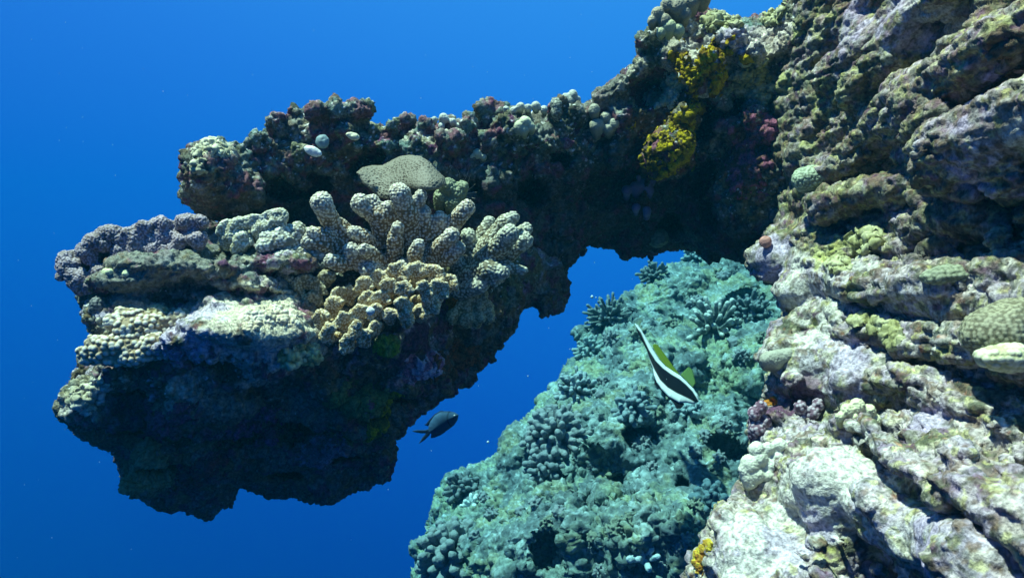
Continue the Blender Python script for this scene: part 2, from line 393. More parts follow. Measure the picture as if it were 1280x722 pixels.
def build_upper():
    rng = np.random.default_rng(5)
    vx = Vox(215, 1010, -30, 400, 0.86, 1.95, 2.1)
    fill(vx, U_poly, U_ctrl, 44, 13, 2, front=1.0, rel=.008, layers=(0, 0.07), k=.014)
    for (x, y, r) in [(290, 290, 22), (340, 285, 24), (390, 285, 26), (440, 300, 28), (262, 285, 16)]: vx.ball(P(x, y, 1.26), r / F * 1.2, .02)
    # end knob
    pe(vx, 264, 215, 1.06, 26, 36, 34); pe(vx, 285, 235, 1.08, 40, 24, 30, ang=-15)
    # upright turf covered stubs along the crest
    crest = [(325, 172, 14), (345, 158, 12), (352, 150, 9), (372, 146, 17), (395, 140, 16), (388, 160, 14), (420, 138, 14), (440, 140, 15), (455, 142, 13), (340, 180, 12), (360, 185, 13), (405, 165, 14), (430, 165, 16), (490, 158, 11), (508, 152, 8), (492, 172, 12), (512, 172, 11), (470, 165, 13), (612, 140, 15), (604, 137, 8), (630, 142, 12), (300, 185, 12), (530, 160, 9), (560, 158, 10), (585, 156, 12), (650, 145, 10), (640, 170, 22), (665, 175, 16), (700, 160, 14), (720, 145, 16), (740, 140, 14), (755, 122, 17), (772, 110, 18), (790, 98, 15), (742, 160, 18), (775, 150, 24), (700, 128, 7), (690, 140, 8), (805, 85, 14), (820, 60, 16), (808, 45, 11), (835, 45, 18), (845, 68, 18), (860, 30, 18), (830, 36, 13), (890, 40, 16), (385, 185, 15), (445, 185, 15), (470, 195, 12), (420, 195, 12), (540, 190, 14), (580, 185, 15), (610, 190, 16), (625, 215, 22), (590, 215, 16), (560, 175, 12)]
    for (x, y, r) in crest:
        d = float(interp(U_ctrl, x, y)) + 0.035; s = d / F
        b = P(x + rng.uniform(-4, 4), y + r * 1.8, d + .01); a = P(x, y, d - rng.uniform(0, .03)); vx.cap(b, a, r * s * .8, r * s, k=.006)
    for _ in range(150):
        x, y = rng.uniform(240, 1000), rng.uniform(0, 320)
        if poly_sd(U_poly, x, y) > -16: continue
        d = float(interp(U_ctrl, x, y)); r = rng.uniform(7, 17) / F * d
        vx.ell(P(x, y, d + rng.uniform(-.012, .012)), (r * rng.uniform(.9, 1.5), r, r * rng.uniform(.8, 1.2)), k=.008)
    # deep hollows
    for (x, y, rx, rz, ang) in [(400, 225, 34, 22, 0), (460, 205, 26, 14, 20), (350, 235, 26, 16, 0), (815, 110, 26, 20, 30), (870, 150, 30, 26, -30), (925, 130, 12, 22, -40), (890, 225, 30, 26, 0), (760, 230, 44, 30, 0), (660, 240, 24, 22, 0), (590, 235, 16, 12, 0), (970, 90, 14, 18, -40), (700, 200, 16, 10, 0), (905, 260, 30, 24, 0), (830, 270, 40, 24, 0)]:
        d = float(interp(U_ctrl, x, y)); pe(vx, x, y, d + .012, rx, rz, 42, ang, .015, True)
    # bracket under the yellow sponge and small hanging points below the span
    pe(vx, 880, 92, 1.20, 26, 26, 30, 35); pe(vx, 855, 150, 1.23, 22, 18, 26, 50); pe(vx, 835, 190, 1.24, 32, 32, 44, 0); pe(vx, 690, 372, 1.34, 14, 18, 16); pe(vx, 640, 160, 1.2, 24, 16, 20)
    def hang(poly, ctrl, ya, k0, n, sd_):
        g = np.random.default_rng(sd_); p = np.array(poly); c0 = 0
        while c0 < n:
            i_ = g.integers(len(p)); t_ = g.random(); q_ = p[i_] * (1 - t_) + p[(i_ + 1) % len(p)] * t_
            c0 += 1
            if q_[1] < ya(q_[0]): continue
            r_ = g.uniform(3, 10); d_ = float(interp(ctrl, q_[0], q_[1])) + k0 + g.uniform(-.02, .03)
            vx.cap(P(q_[0], q_[1] - r_, d_), P(q_[0] + g.uniform(-4, 4), q_[1] + g.uniform(-2, 5), d_), r_ * 1.2 * d_ / F, r_ * .6 * d_ / F, .006)
    g = np.random.default_rng(46)
    for _ in range(70):
        x, y = g.uniform(905, 1000), g.uniform(60, 330); d = 1.20 + (985 - x) * .0012 + g.uniform(-.01, .015); r = g.uniform(7, 18) / F * d; vx.ell(P(x, y, d), (r * 1.4, r, r * .9), k=.008)
    hang(U_poly, U_ctrl, lambda x: 240 if x < 300 else 290, .05, 130, 4)
    V, Q = vx.mesh(); V = smooth(V, Q, 1)
    V = rough(V, Q, [('fbm', .018, .09, 31), ('knob', .013, .032, 32, .12), ('knob', .009, .015, 33, .08), ('knob', .0045, .008, 36, .05), ('fbm', .005, .007, 34), ('fbm', .0025, .0035, 35)])
    c = np.tile(np.array(C['turf']), (len(V), 1)); up = V[:, 2]
    c = lay(c, V, 'grey', .10, .0, .15, 41)
    c = lay(c, V, 'teal', .05, .12, .12, 42, amt=.8)
    c = lay(c, V, 'olive', .06, .15, .1, 43, amt=.8)
    c = lay(c, V, 'cream', .016, .33, .09, 44, amt=.55)
    c = lay(c, V, 'brown', .04, .22, .1, 45, amt=.7)
    c = lay(c, V, 'purple', .02, .40, .07, 46)
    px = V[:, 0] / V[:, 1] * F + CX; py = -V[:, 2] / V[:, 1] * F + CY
    # shade under the arch painted into the colour of its inner growth, edge ragged
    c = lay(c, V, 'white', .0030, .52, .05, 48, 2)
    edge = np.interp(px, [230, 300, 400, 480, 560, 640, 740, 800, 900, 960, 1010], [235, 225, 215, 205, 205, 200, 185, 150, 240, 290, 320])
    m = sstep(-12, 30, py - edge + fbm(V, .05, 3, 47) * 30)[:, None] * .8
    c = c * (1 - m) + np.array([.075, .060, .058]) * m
    c = lay(c, V, (.20, .05, .09), .028, .16, .08, 121, amt=.7); c = lay(c, V, (.10, .07, .035), .022, .25, .08, 122, amt=.6)
    c = spots(c, V, [(870, 70, 1.2, .06, 'cream', .6), (905, 60, 1.18, .07, 'pale', .7), (940, 35, 1.15, .06, 'lilac', .7), (960, 50, 1.15, .06, 'cream', .6), (820, 95, 1.2, .03, 'yg', .5), (930, 100, 1.2, .04, 'yg', .5), (900, 30, 1.2, .03, 'yg', .8), (770, 110, 1.24, .05, 'grey', .7), (800, 90, 1.22, .04, 'cream', .5), (262, 190, 1.04, .035, 'cream', .5), (262, 240, 1.06, .05, 'brown', .6), (945, 190, 1.2, .05, 'purple', .6), (900, 240, 1.35, .09, 'purple', .5), (860, 290, 1.5, .06, 'teal', .4), (990, 60, 1.1, .03, 'yg', .7), (905, 215, 1.2, .05, 'rust', .3), (815, 165, 1.25, .04, 'rust', .35), (870, 205, 1.22, .04, 'rust', .3), (945, 180, 1.18, .04, 'pink', .35), (680, 150, 1.2, .03, 'grey', .8), (540, 160, 1.12, .03, 'grey', .8)])
    depthmap('arch', V)
    return V, Q, c
def build_lower():
    rng = np.random.default_rng(6)
    vx = Vox(60, 730, 270, 665, 0.78, 1.75, 2.0)
    fill(vx, L_poly, L_ctrl, 42, 13, 3, front=1.0, rel=.008, layers=(0, 0.08), k=.014)
    # stacked shelves with shadow gaps between them
    pe(vx, 230, 335, .99, 92, 17, 60, -3); pe(vx, 170, 350, .97, 55, 14, 40, 4); pe(vx, 350, 330, 1.03, 70, 18, 50, -3)
    pe(vx, 315, 412, .945, 85, 24, 78, -5); pe(vx, 250, 424, .94, 60, 18, 55, 14); pe(vx, 345, 400, .97, 55, 24, 75, -8); pe(vx, 150, 395, .99, 28, 20, 40)
    pe(vx, 125, 500, 1.0, 42, 30, 40, 20); pe(vx, 180, 470, .99, 50, 22, 40, -5); pe(vx, 195, 585, 1.1, 38, 40, 40)
    pe(vx, 238, 492, .98, 30, 19, 30, 40); pe(vx, 300, 500, 1.02, 40, 26, 40, 20); pe(vx, 320, 455, 1.0, 40, 18, 30, 10)
    pe(vx, 255, 545, 1.08, 16, 40, 36, 25); pe(vx, 440, 520, 1.1, 40, 26, 30, -25); pe(vx, 520, 455, 1.1, 40, 30, 30); pe(vx, 470, 430, 1.0, 26, 14, 20)
    tl = [(.985, .0, .17), (.10, -.55, .83), (-.12, .83, .55)]; tl = [np.array(t) / np.linalg.norm(t) for t in tl]
    vx.ell(P(308, 415, .955), (.118, .026, .070), [tl[0], tl[1], tl[2]], .008); vx.ell(P(372, 425, .965), (.05, .022, .05), [tl[0], tl[1], tl[2]], .01)
    for (x, y, d, rx, rz, ang) in [(290, 366, .93, 90, 8, -4), (275, 314, 1.0, 17, 15, 0), (200, 376, .93, 40, 6, 0), (205, 455, .9, 45, 7, -12), (270, 468, .92, 40, 16, -18), (330, 490, .96, 44, 15, 12), (210, 545, 1.0, 24, 20, 0), (390, 540, 1.1, 50, 22, 0), (370, 345, 1.02, 40, 7, 0), (590, 440, 1.1, 26, 20, 30)]:
        pe(vx, x, y, d, rx, rz, 55, ang, .01, True)
    for _ in range(170):
        x, y = rng.uniform(90, 700), rng.uniform(300, 640)
        if poly_sd(L_poly, x, y) > -12: continue
        d = float(interp(L_ctrl, x, y)); r = rng.uniform(5, 14) / F * d
        vx.ell(P(x, y, d + rng.uniform(-.008, .012)), (r * rng.uniform(.9, 1.6), r, r * rng.uniform(.7, 1.1)), k=.007)
    for (x, y, r, h) in [(682, 372, 12, 16), (694, 350, 13, 26), (262, 632, 13, 12), (188, 612, 16, 14), (232, 628, 12, 8), (170, 600, 12, 10)]:
        d = float(interp(L_ctrl, x, y)) + .06; s = d / F; vx.cap(P(x, y - h, d), P(x, y, d), r * s, r * s * .8, k=.01)
    g = np.random.default_rng(45)
    for _ in range(75):
        x, y = g.uniform(95, 640), g.uniform(455, 625)
        if poly_sd(L_poly, x, y) > -14: continue
        d = float(interp(L_ctrl, x, y)); pe(vx, x, y, d + g.uniform(-.005, .02), g.uniform(12, 26), g.uniform(9, 18), None, g.uniform(-50, 50), .006)
    for (x, y) in [(165, 470), (150, 520), (215, 520), (200, 560), (185, 600), (290, 530), (350, 505), (410, 480), (460, 500), (500, 480), (430, 550), (350, 570)]:
        d = float(interp(L_ctrl, x, y)); pe(vx, x, y, d - .012, 26, 16, 40, g.uniform(-30, 30), .008); pe(vx, x + 4, y + 22, d + .0, 24, 8, 40, 0, .008, True)
    g = np.random.default_rng(44); p = np.array(L_poly)
    for _ in range(190):
        i_ = g.integers(len(p)); t_ = g.random(); q_ = p[i_] * (1 - t_) + p[(i_ + 1) % len(p)] * t_
        if q_[1] < 385: continue
        r_ = g.uniform(3, 10); d_ = float(interp(L_ctrl, q_[0], q_[1])) + .05 + g.uniform(-.02, .02)
        vx.cap(P(q_[0], q_[1] - r_, d_), P(q_[0] + g.uniform(-4, 4), q_[1] + g.uniform(-3, 3), d_), r_ * 1.2 * d_ / F, r_ * .6 * d_ / F, .006)
    V, Q = vx.mesh(); V = smooth(V, Q, 1)
    px = V[:, 0] / V[:, 1] * F + CX; py = -V[:, 2] / V[:, 1] * F + CY; cm = 1 - .6 * sstep(1.2, .8, np.sqrt(((px - 310) / 95) ** 2 + ((py - 412) / 36) ** 2))
    V = rough(V, Q, [('fbm', .014, .08, 51), ('knob', .010, .026, 52, .12), ('knob', .007, .013, 53, .08), ('knob', .004, .007, 56, .05), ('fbm', .004, .007, 54), ('fbm', .002, .0035, 55)], cm)
    c = np.tile(np.array(C['turf']), (len(V), 1))
    c = lay(c, V, 'grey', .07, .02, .12, 61); c = lay(c, V, 'olive', .05, .15, .1, 62); c = lay(c, V, 'brown', .05, .15, .1, 63, amt=.7)
    c = lay(c, V, 'lilac', .03, .30, .08, 64, amt=.6); c = lay(c, V, 'white', .0030, .55, .05, 68, 2); c = lay(c, V, 'cream', .014, .32, .08, 65, amt=.55)
    c = lay(c, V, 'purple', .02, .36, .08, 66)
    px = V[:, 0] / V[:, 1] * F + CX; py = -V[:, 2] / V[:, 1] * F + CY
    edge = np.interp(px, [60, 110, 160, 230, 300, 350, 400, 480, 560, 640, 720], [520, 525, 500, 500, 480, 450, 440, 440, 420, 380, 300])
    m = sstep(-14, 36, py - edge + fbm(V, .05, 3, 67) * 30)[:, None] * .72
    c = c * (1 - m) + np.array([.10, .082, .068]) * m  # shade below the ledge lip painted in as a darker rock colour
    c = lay(c, V, (.20, .05, .11), .028, .16, .08, 123, amt=.7); c = lay(c, V, (.20, .14, .06), .022, .16, .08, 124, amt=.7); c = lay(c, V, (.16, .20, .17), .016, .22, .08, 125, amt=.6)
    c = spots(c, V, [(330, 400, .92, .075, 'cream', .85), (300, 425, .92, .06, 'pale', .8), (255, 405, .92, .05, 'lilac', .5), (225, 395, .93, .05, 'cream', .6), (350, 385, .93, .05, 'cream', .7), (370, 430, .93, .05, 'cream', .6), (230, 345, .96, .07, 'grey', .8), (170, 345, .96, .05, 'grey', .8), (200, 400, .94, .035, 'cream', .4), (225, 425, .92, .04, 'lilac', .7), (300, 405, .90, .075, 'cream', .8), (350, 410, .90, .06, 'cream', .8), (250, 415, .90, .045, 'lilac', .7), (345, 440, .9, .03, 'pale', .7), (240, 490, .95, .035, 'cream', .7), (270, 500, .97, .04, 'grey', .6), (300, 510, 1.0, .04, 'tan', .5), (195, 480, .97, .04, 'tan', .5), (110, 500, .98, .04, 'cream', .5), (125, 480, .98, .035, 'tan', .6), (310, 535, 1.05, .05, 'purple', .8), (180, 525, 1.0, .05, 'purple', .8), (190, 590, 1.08, .045, 'olive', .8), (500, 460, 1.05, .03, 'pink', .5), (515, 425, 1.05, .04, 'purple', .9), (440, 530, 1.1, .04, 'green', .25), (390, 510, 1.05, .04, 'teal', .4), (260, 540, 1.05, .03, 'olive', .8), (320, 470, .97, .03, 'cream', .6)], 9)
    depthmap('ledge', V)
    return V, Q, c
arch = bpy.data.objects.new("rock_arch", None); COL.objects.link(arch); arch.location = (0.25, 1.35, 0.05)
tag(arch, "dark growth covered rock arch jutting left from the reef over open blue water", "rock")
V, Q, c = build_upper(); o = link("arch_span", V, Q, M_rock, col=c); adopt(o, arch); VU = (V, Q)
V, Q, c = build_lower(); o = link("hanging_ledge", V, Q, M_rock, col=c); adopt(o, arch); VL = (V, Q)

# ================================================================== NEAR REEF FACE ON THE RIGHT
W_poly = [(985, -60), (1000, 60), (975, 120), (962, 180), (962, 240), (968, 285), (952, 312), (956, 345), (988, 365), (982, 400), (980, 430), (962, 445), (966, 470), (950, 492), (938, 512), (938, 545), (950, 565), (928, 590), (930, 612), (908, 642), (876, 682), (862, 722), (850, 800), (1430, 800), (1430, -60)]
W_ctrl = [(985, 50, 1.12), (965, 150, 1.18), (965, 250, 1.18), (968, 330, 1.10), (1000, 400, .98), (970, 500, .87), (940, 600, .77), (885, 700, .68), (1100, 50, .95), (1100, 200, .94), (1100, 290, .92), (1100, 350, .84), (1100, 450, .78), (1100, 550, .70), (1050, 650, .60), (1200, 50, .76), (1200, 150, .72), (1200, 220, .68), (1200, 300, .74), (1200, 380, .68), (1200, 450, .66), (1200, 600, .51), (1280, 50, .62), (1280, 180, .54), (1280, 300, .62), (1280, 400, .56), (1280, 470, .56), (1280, 680, .41), (1400, 50, .5), (1400, 200, .45), (1400, 350, .48), (1400, 600, .38), (1400, 780, .35), (1000, 780, .56)]
def wd(x, y): return float(interp(W_ctrl, x, y))
def build_wall():
    rng = np.random.default_rng(8)
    vx = Vox(835, 1340, -50, 770, 0.31, 1.6, 2.6)
    fill(vx, W_poly, [(x, y, d + (.045 if x > 990 else .02)) for x, y, d in W_ctrl], 52, 17, 4, front=1.0, rel=.008, layers=(0, .09), k=.015)
    def ridge(pts, r, k=.012, carve=False, off=0.0):
        for (a, b) in zip(pts[:-1], pts[1:]):
            da, db = wd(*a) + off, wd(*b) + off; vx.cap(P(*a, da + r * da / F * .55), P(*b, db + r * db / F * .55), r * da / F, r * db / F, k, carve)
    ridge([(1040, 95), (1085, 58), (1135, 22), (1190, -20)], 26, off=-.03); ridge([(1010, 70), (1050, 20), (1100, -20)], 16)
    ridge([(1150, 120), (1200, 85), (1260, 45), (1330, 0)], 24, off=-.03); ridge([(1180, 190), (1240, 165), (1330, 130)], 40, off=-.035)
    ridge([(1085, 160), (1130, 120), (1160, 100)], 18, off=-.02); ridge([(1060, 150), (1010, 170)], 14); ridge([(1060, 195), (1110, 175), (1170, 150)], 16, off=-.02)
    ridge([(1010, 345), (1060, 350), (1110, 345)], 22); ridge([(1110, 385), (1160, 370), (1200, 380)], 26, off=-.01); ridge([(990, 420), (1040, 395), (1100, 420)], 24)
    ridge([(985, 455), (1040, 450), (1090, 465), (1140, 500)], 26); ridge([(1000, 600), (1060, 590), (1110, 630)], 30); ridge([(1090, 640), (1160, 660), (1230, 700)], 30, off=-.006)
    ridge([(1010, 560), (1060, 540), (1120, 540), (1200, 575), (1300, 640)], 20); ridge([(960, 650), (940, 700), (920, 760)], 34); ridge([(1150, 500), (1210, 500), (1290, 520)], 22)
    ridge([(1160, 340), (1230, 335), (1300, 350)], 18); ridge([(965, 325), (985, 315), (1000, 300)], 22)
    # shadowed hollows and undercuts
    for (pts, r, off) in [([(1150, 275), (1200, 285), (1330, 275)], 30, .0), ([(1205, 130), (1240, 112), (1320, 75)], 20, .0), ([(1050, 125), (1100, 85)], 15, .0), ([(1080, 225), (1140, 220)], 20, .0), ([(1185, 425), (1215, 415), (1250, 385)], 17, .0), ([(1120, 300), (1160, 310)], 12, -.01), ([(1000, 500), (1030, 510)], 12, -.008), ([(1150, 555), (1230, 585)], 9, -.006), ([(1270, 490), (1340, 500)], 12, -.01), ([(960, 200), (985, 225)], 12, 0), ([(1195, 625), (1235, 660)], 7, -.004), ([(965, 370), (985, 385)], 12, 0), ([(960, 265), (975, 275)], 10, 0), ([(1100, 265), (1060, 285)], 9, -.005)]:
        for (a, b) in zip(pts[:-1], pts[1:]):
            da, db = wd(*a) + off + .01, wd(*b) + off + .01; vx.cap(P(*a, da), P(*b, db), r * da / F, r * db / F, .012, True)
    g = np.random.default_rng(90)
    for ang in (60, 52, 44, 35, 26, 16, 6, -5, -15, -26, -37, -48, -58):
        a = math.radians(ang); R_ = 190 + g.uniform(0, 40)
        while R_ < 680:
            L_ = g.uniform(70, 170); r_ = (.056 * R_ + 3) * g.uniform(.6, 1.1); w_ = g.uniform(-.04, .04); x0, y0 = 770 + math.cos(a + w_) * R_, 395 - math.sin(a + w_) * R_
            x1, y1 = 770 + math.cos(a - w_) * (R_ + L_), 395 - math.sin(a - w_) * (R_ + L_); R_ += L_ * g.uniform(.8, 1.15)
            if max(x0, x1) > 1335 or min(y0, y1) < -45 or max(y0, y1) > 765 or poly_sd(W_poly, x0, y0) > -r_ * .8: continue
            pr_ = g.uniform(-.035, .012); da, db = wd(x0, y0) + pr_, wd(x1, y1) + pr_; vx.cap(P(x0, y0, da), P(x1, y1, db), r_ * da / F, r_ * .9 * db / F, .010)
    slabs = [(1012, 362, 46, 24), (1025, 450, 62, 26), (1045, 602, 58, 40), (935, 695, 50, 50), (1140, 662, 60, 34), (1235, 700, 50, 30), (1240, 172, 70, 36), (1115, 40, 60, 26), (968, 325, 30, 22), (1150, 376, 40, 20)]
    for _ in range(330):
        x, y = rng.uniform(935, 1330), rng.uniform(-20, 760)
        if poly_sd(W_poly, x, y) > -10: continue
        if any(((x - a) / b) ** 2 + ((y - e) / h) ** 2 < 1 for a, e, b, h in slabs): continue
        d = wd(x, y); r = rng.uniform(5, 15) / F * d; q = P(x, y, d + rng.uniform(.0, .045)); e = np.array([rng.uniform(-.3, .3), rng.uniform(.6, 1.8), rng.uniform(-.3, .3)]) * r
        vx.cap(q - e, q + e, r, r * .85, .007)
    for (a, e, b, h) in slabs: pe(vx, a, e, wd(a, e) + .03, b, h, 48, 0, .02)
    V, Q = vx.mesh(); V = smooth(V, Q, 1)
    px = V[:, 0] / V[:, 1] * F + CX; py = -V[:, 2] / V[:, 1] * F + CY; calm = np.ones(len(V)); slab = np.zeros(len(V)); jig = fbm(V, .03, 3, 99) * .5
    for (a, e, b, h) in slabs:
        m = sstep(1.25, .75, np.sqrt(((px - a) / b) ** 2 + ((py - e) / h) ** 2) + jig); slab = np.maximum(slab, m)
    calm = 1 - .68 * slab
    V = rough(V, Q, [('fbm', .016, .075, 71), ('knob', .012, .030, 76, .12), ('knob', .008, .015, 72, .10), ('knob', .0048, .008, 73, .06), ('fbm', .0045, .010, 74), ('fbm', .0022, .0035, 75)], calm, .4)
    Vo = V; V = V * np.array([1, .42, 1]); c = np.tile(np.array([.16, .125, .11]), (len(V), 1))
    c = lay(c, V, 'olive', .06, .05, .1, 81, amt=.8); c = lay(c, V, 'teal', .08, .15, .1, 88, amt=.35)
    c = lay(c, V, 'brown', .03, .18, .1, 82, amt=.7); c = lay(c, V, (.42, .36, .36), .04, .14, .08, 83, amt=.7)
    c = lay(c, V, 'pale', .035, .26, .07, 84, amt=.75); c = lay(c, V, 'cream', .012, .25, .08, 85, amt=.7)
    c = lay(c, V, 'turf', .014, .20, .08, 90, amt=.8); c = lay(c, V, 'purple', .018, .38, .06, 86, amt=.8); c = lay(c, V, 'rust', .010, .50, .05, 87, amt=.6); c = lay(c, V, 'yg', .022, .34, .08, 89, amt=.5)
    V = Vo; m = (slab * sstep(-.35, .1, fbm(V, .02, 3, 91)))[:, None] * .85; c = c * (1 - m) + np.array([.56, .51, .53]) * m
    c = lay(c, V, (.47, .38, .50), .03, .08, .12, 93, amt=.5)
    c = lay(c, V, (.62, .55, .50), .02, .16, .1, 94, amt=.5)
    upw = sstep(380, 250, py)[:, None] * .68; c2 = lay(c, V, (.13, .13, .055), .022, -.08, .10, 96, amt=.8); c2 = lay(c2, V, (.17, .09, .05), .016, .12, .08, 97, amt=.75); c2 = lay(c2, V, (.40, .40, .13), .015, .24, .07, 98, amt=.7); c2 = lay(c2, V, (.16, .06, .12), .014, .26, .06, 101, amt=.8)
    c = c * (1 - upw) + c2 * upw; c = lay(c, V, (.16, .10, .06), .010, .26, .06, 102, amt=.7); c = lay(c, V, (.46, .44, .16), .010, .32, .06, 103, amt=.6); c = lay(c, V, 'turf', .007, .30, .08, 95, amt=.7)
    c = lay(c, V, 'brown', .006, .42, .06, 92, amt=.6)
    def sp(x, y, r, colr, a, off=.005): return (x, y, wd(x, y) + off, r, colr, a)
    c = spots(c, V, [sp(1010, 360, .05, 'pale', .8), sp(1060, 360, .045, 'pale', .7), sp(970, 325, .045, 'lilac', .8), sp(1020, 450, .055, 'pale', .9), sp(1070, 465, .04, 'lilac', .7), sp(1040, 600, .05, 'pale', .9), sp(1000, 625, .04, 'pale', .8), sp(940, 690, .05, 'pale', .8), sp(990, 660, .03, 'lilac', .7), sp(1130, 660, .035, 'pale', .9), sp(1200, 695, .035, 'lilac', .9), sp(1160, 640, .02, 'yg', .5), sp(1100, 45, .06, 'lilac', .7), sp(1150, 20, .05, 'lilac', .6), sp(1180, 10, .04, 'pale', .7), sp(1240, 165, .05, 'lilac', .9), sp(1270, 195, .03, 'pale', .8), sp(1150, 375, .035, 'lilac', .7), sp(1000, 500, .035, 'purple', .8), sp(960, 520, .03, 'purple', .7), sp(1250, 60, .04, 'lilac', .6), sp(1150, 560, .03, 'purple', .6), sp(1170, 530, .03, 'lilac', .8), sp(1030, 80, .02, 'mustard', .6), sp(1090, 310, .03, 'yg', .5), sp(1040, 325, .03, 'yg', .6), sp(1105, 400, .03, 'yg', .55), sp(1200, 290, .06, 'dark', .6), sp(975, 100, .03, 'yg', .6), sp(1030, 410, .02, 'rust', .5), sp(990, 405, .02, 'yg', .5)], 15)  # the dark spot paints shade into the undercut
    depthmap('wall', V)
    o = link("reef_face", V, Q, M_rock, col=c); tag(o, "bright crusted reef face rising close to the camera on the right", kind="structure")
    return V, Q
VW = build_wall()
def build_bank():
    vx = Vox(1060, 2050, -150, 900, 0.95, 2.6, 8.0)
    ctrl = [(1100, 0, 1.5), (1100, 400, 1.35), (1100, 800, 1.1), (1500, 0, 1.3), (1500, 400, 1.2), (1500, 800, 1.1), (1950, 300, 1.25)]
    fill(vx, [(1090, -40), (1300, -120), (2000, -120), (2000, 860), (1090, 860)], ctrl, 130, 50, 12, rel=.03, layers=(0, .2), k=.05)
    V, Q = vx.mesh(); V = smooth(V, Q, 1); V = rough(V, Q, [('fbm', .04, .2, 131), ('knob', .03, .08, 132, .3), ('knob', .015, .035, 133, .2)])
    c = np.tile(np.array([.15, .13, .09]), (len(V), 1)); c = lay(c, V, 'grey', .1, 0, .1, 134); c = lay(c, V, 'lilac', .06, .15, .1, 135, amt=.6); c = lay(c, V, 'cream', .04, .3, .1, 136, amt=.6)
    tag(link("reef_bank", V, Q, M_rock, col=c), "reef bank behind the near reef face", kind="structure")
build_bank()
# ================================================================== CORALS AND OTHER GROWTH
def shape_from(prims, step, k=.006, pad=5):
    """prims: list of ('c', a, b, ra, rb) or ('b', c, r) or ('e', c, (r3), rot) in metres -> meshed smooth union"""
    us, vs, ds = [], [], []
    for p in prims:
        if p[0] == 'c': pts = [(p[1], p[3]), (p[2], p[4])]
        elif p[0] == 'b': pts = [(p[1], p[2])]
        else: pts = [(p[1], max(p[2]))]
        for q, r in pts:
            r = r + .004; us += [(q[0] + s * r) / (q[1] + t * r) * F + CX for s in (-1, 1) for t in (-1, 1)]
            vs += [-(q[2] + s * r) / (q[1] + t * r) * F + CY for s in (-1, 1) for t in (-1, 1)]; ds += [q[1] - r, q[1] + r]
    vx = Vox(min(us) - pad, max(us) + pad, min(vs) - pad, max(vs) + pad, min(ds) * .985, max(ds) * 1.015, step)
    for p in prims:
        if p[0] == 'c': vx.cap(p[1], p[2], p[3], p[4], k)
        elif p[0] == 'b': vx.ball(p[1], p[2], k)
        else: vx.ell(p[1], p[2], p[3] if len(p) > 3 else None, k)
    return vx.mesh()

def thick(paths, f): return [[(x, y, d, r * f) for (x, y, d, r) in p] for p in paths]
def paths_to_prims(paths):
    prims, tips = [], []
    for pth in paths:
        pts = [(P(x, y, d), r / F * d) for (x, y, d, r) in pth]
        for (a, ra), (b, rb) in zip(pts[:-1], pts[1:]): prims.append(('c', a, b, ra, rb))
        if len(pts) == 1: prims.append(('b', pts[0][0], pts[0][1]))
        tips.append(pts[-1])
    return prims, tips
def coral(name, label, paths, base, tip, step=1.0, k=.006, wart=.0045, amp=.0013, wart_col=None, cat="coral", group=None, seed=1, wob=.003, mat=None, tipr=1.6, jit=.9, sm=1):
    prims, tips = paths_to_prims(paths)
    V, Q = shape_from(prims, step, k); V = smooth(V, Q, sm)
    if wob: V = V + normals(V, Q) * (fbm(V, .022, 2, seed) * wob)[:, None]
    t = np.zeros(len(V))
    for (q, r) in tips: t = np.maximum(t, 1 - np.clip(np.linalg.norm(V - q, axis=1) / (r * tipr), 0, 1) ** 2)
    c = np.array(base) * (1 - t[:, None]) + np.array(tip) * t[:, None]
    c = c * (1 + .22 * fbm(V, .03, 2, seed + 3))[:, None]
    if wart:
        f1, f2, _ = worley(V, wart, seed, jit); h = np.sqrt(np.clip(1 - (f1 / .62) ** 2, 0, 1))
        V = V + normals(V, Q) * ((h - .4) * amp)[:, None]
        if wart_col is not None:
            m = sstep(.5, .95, h)[:, None] * .75; c = c * (1 - .45 * (1 - h[:, None])) * (1 - m) + np.array(wart_col) * m
    o = link(name, V, Q, mat or M_coral, col=c); return tag(o, label, cat, group)

def off(paths, dx, dy, dd=0): return [[(x + dx, y + dy, d + dd, r) for (x, y, d, r) in p] for p in paths]

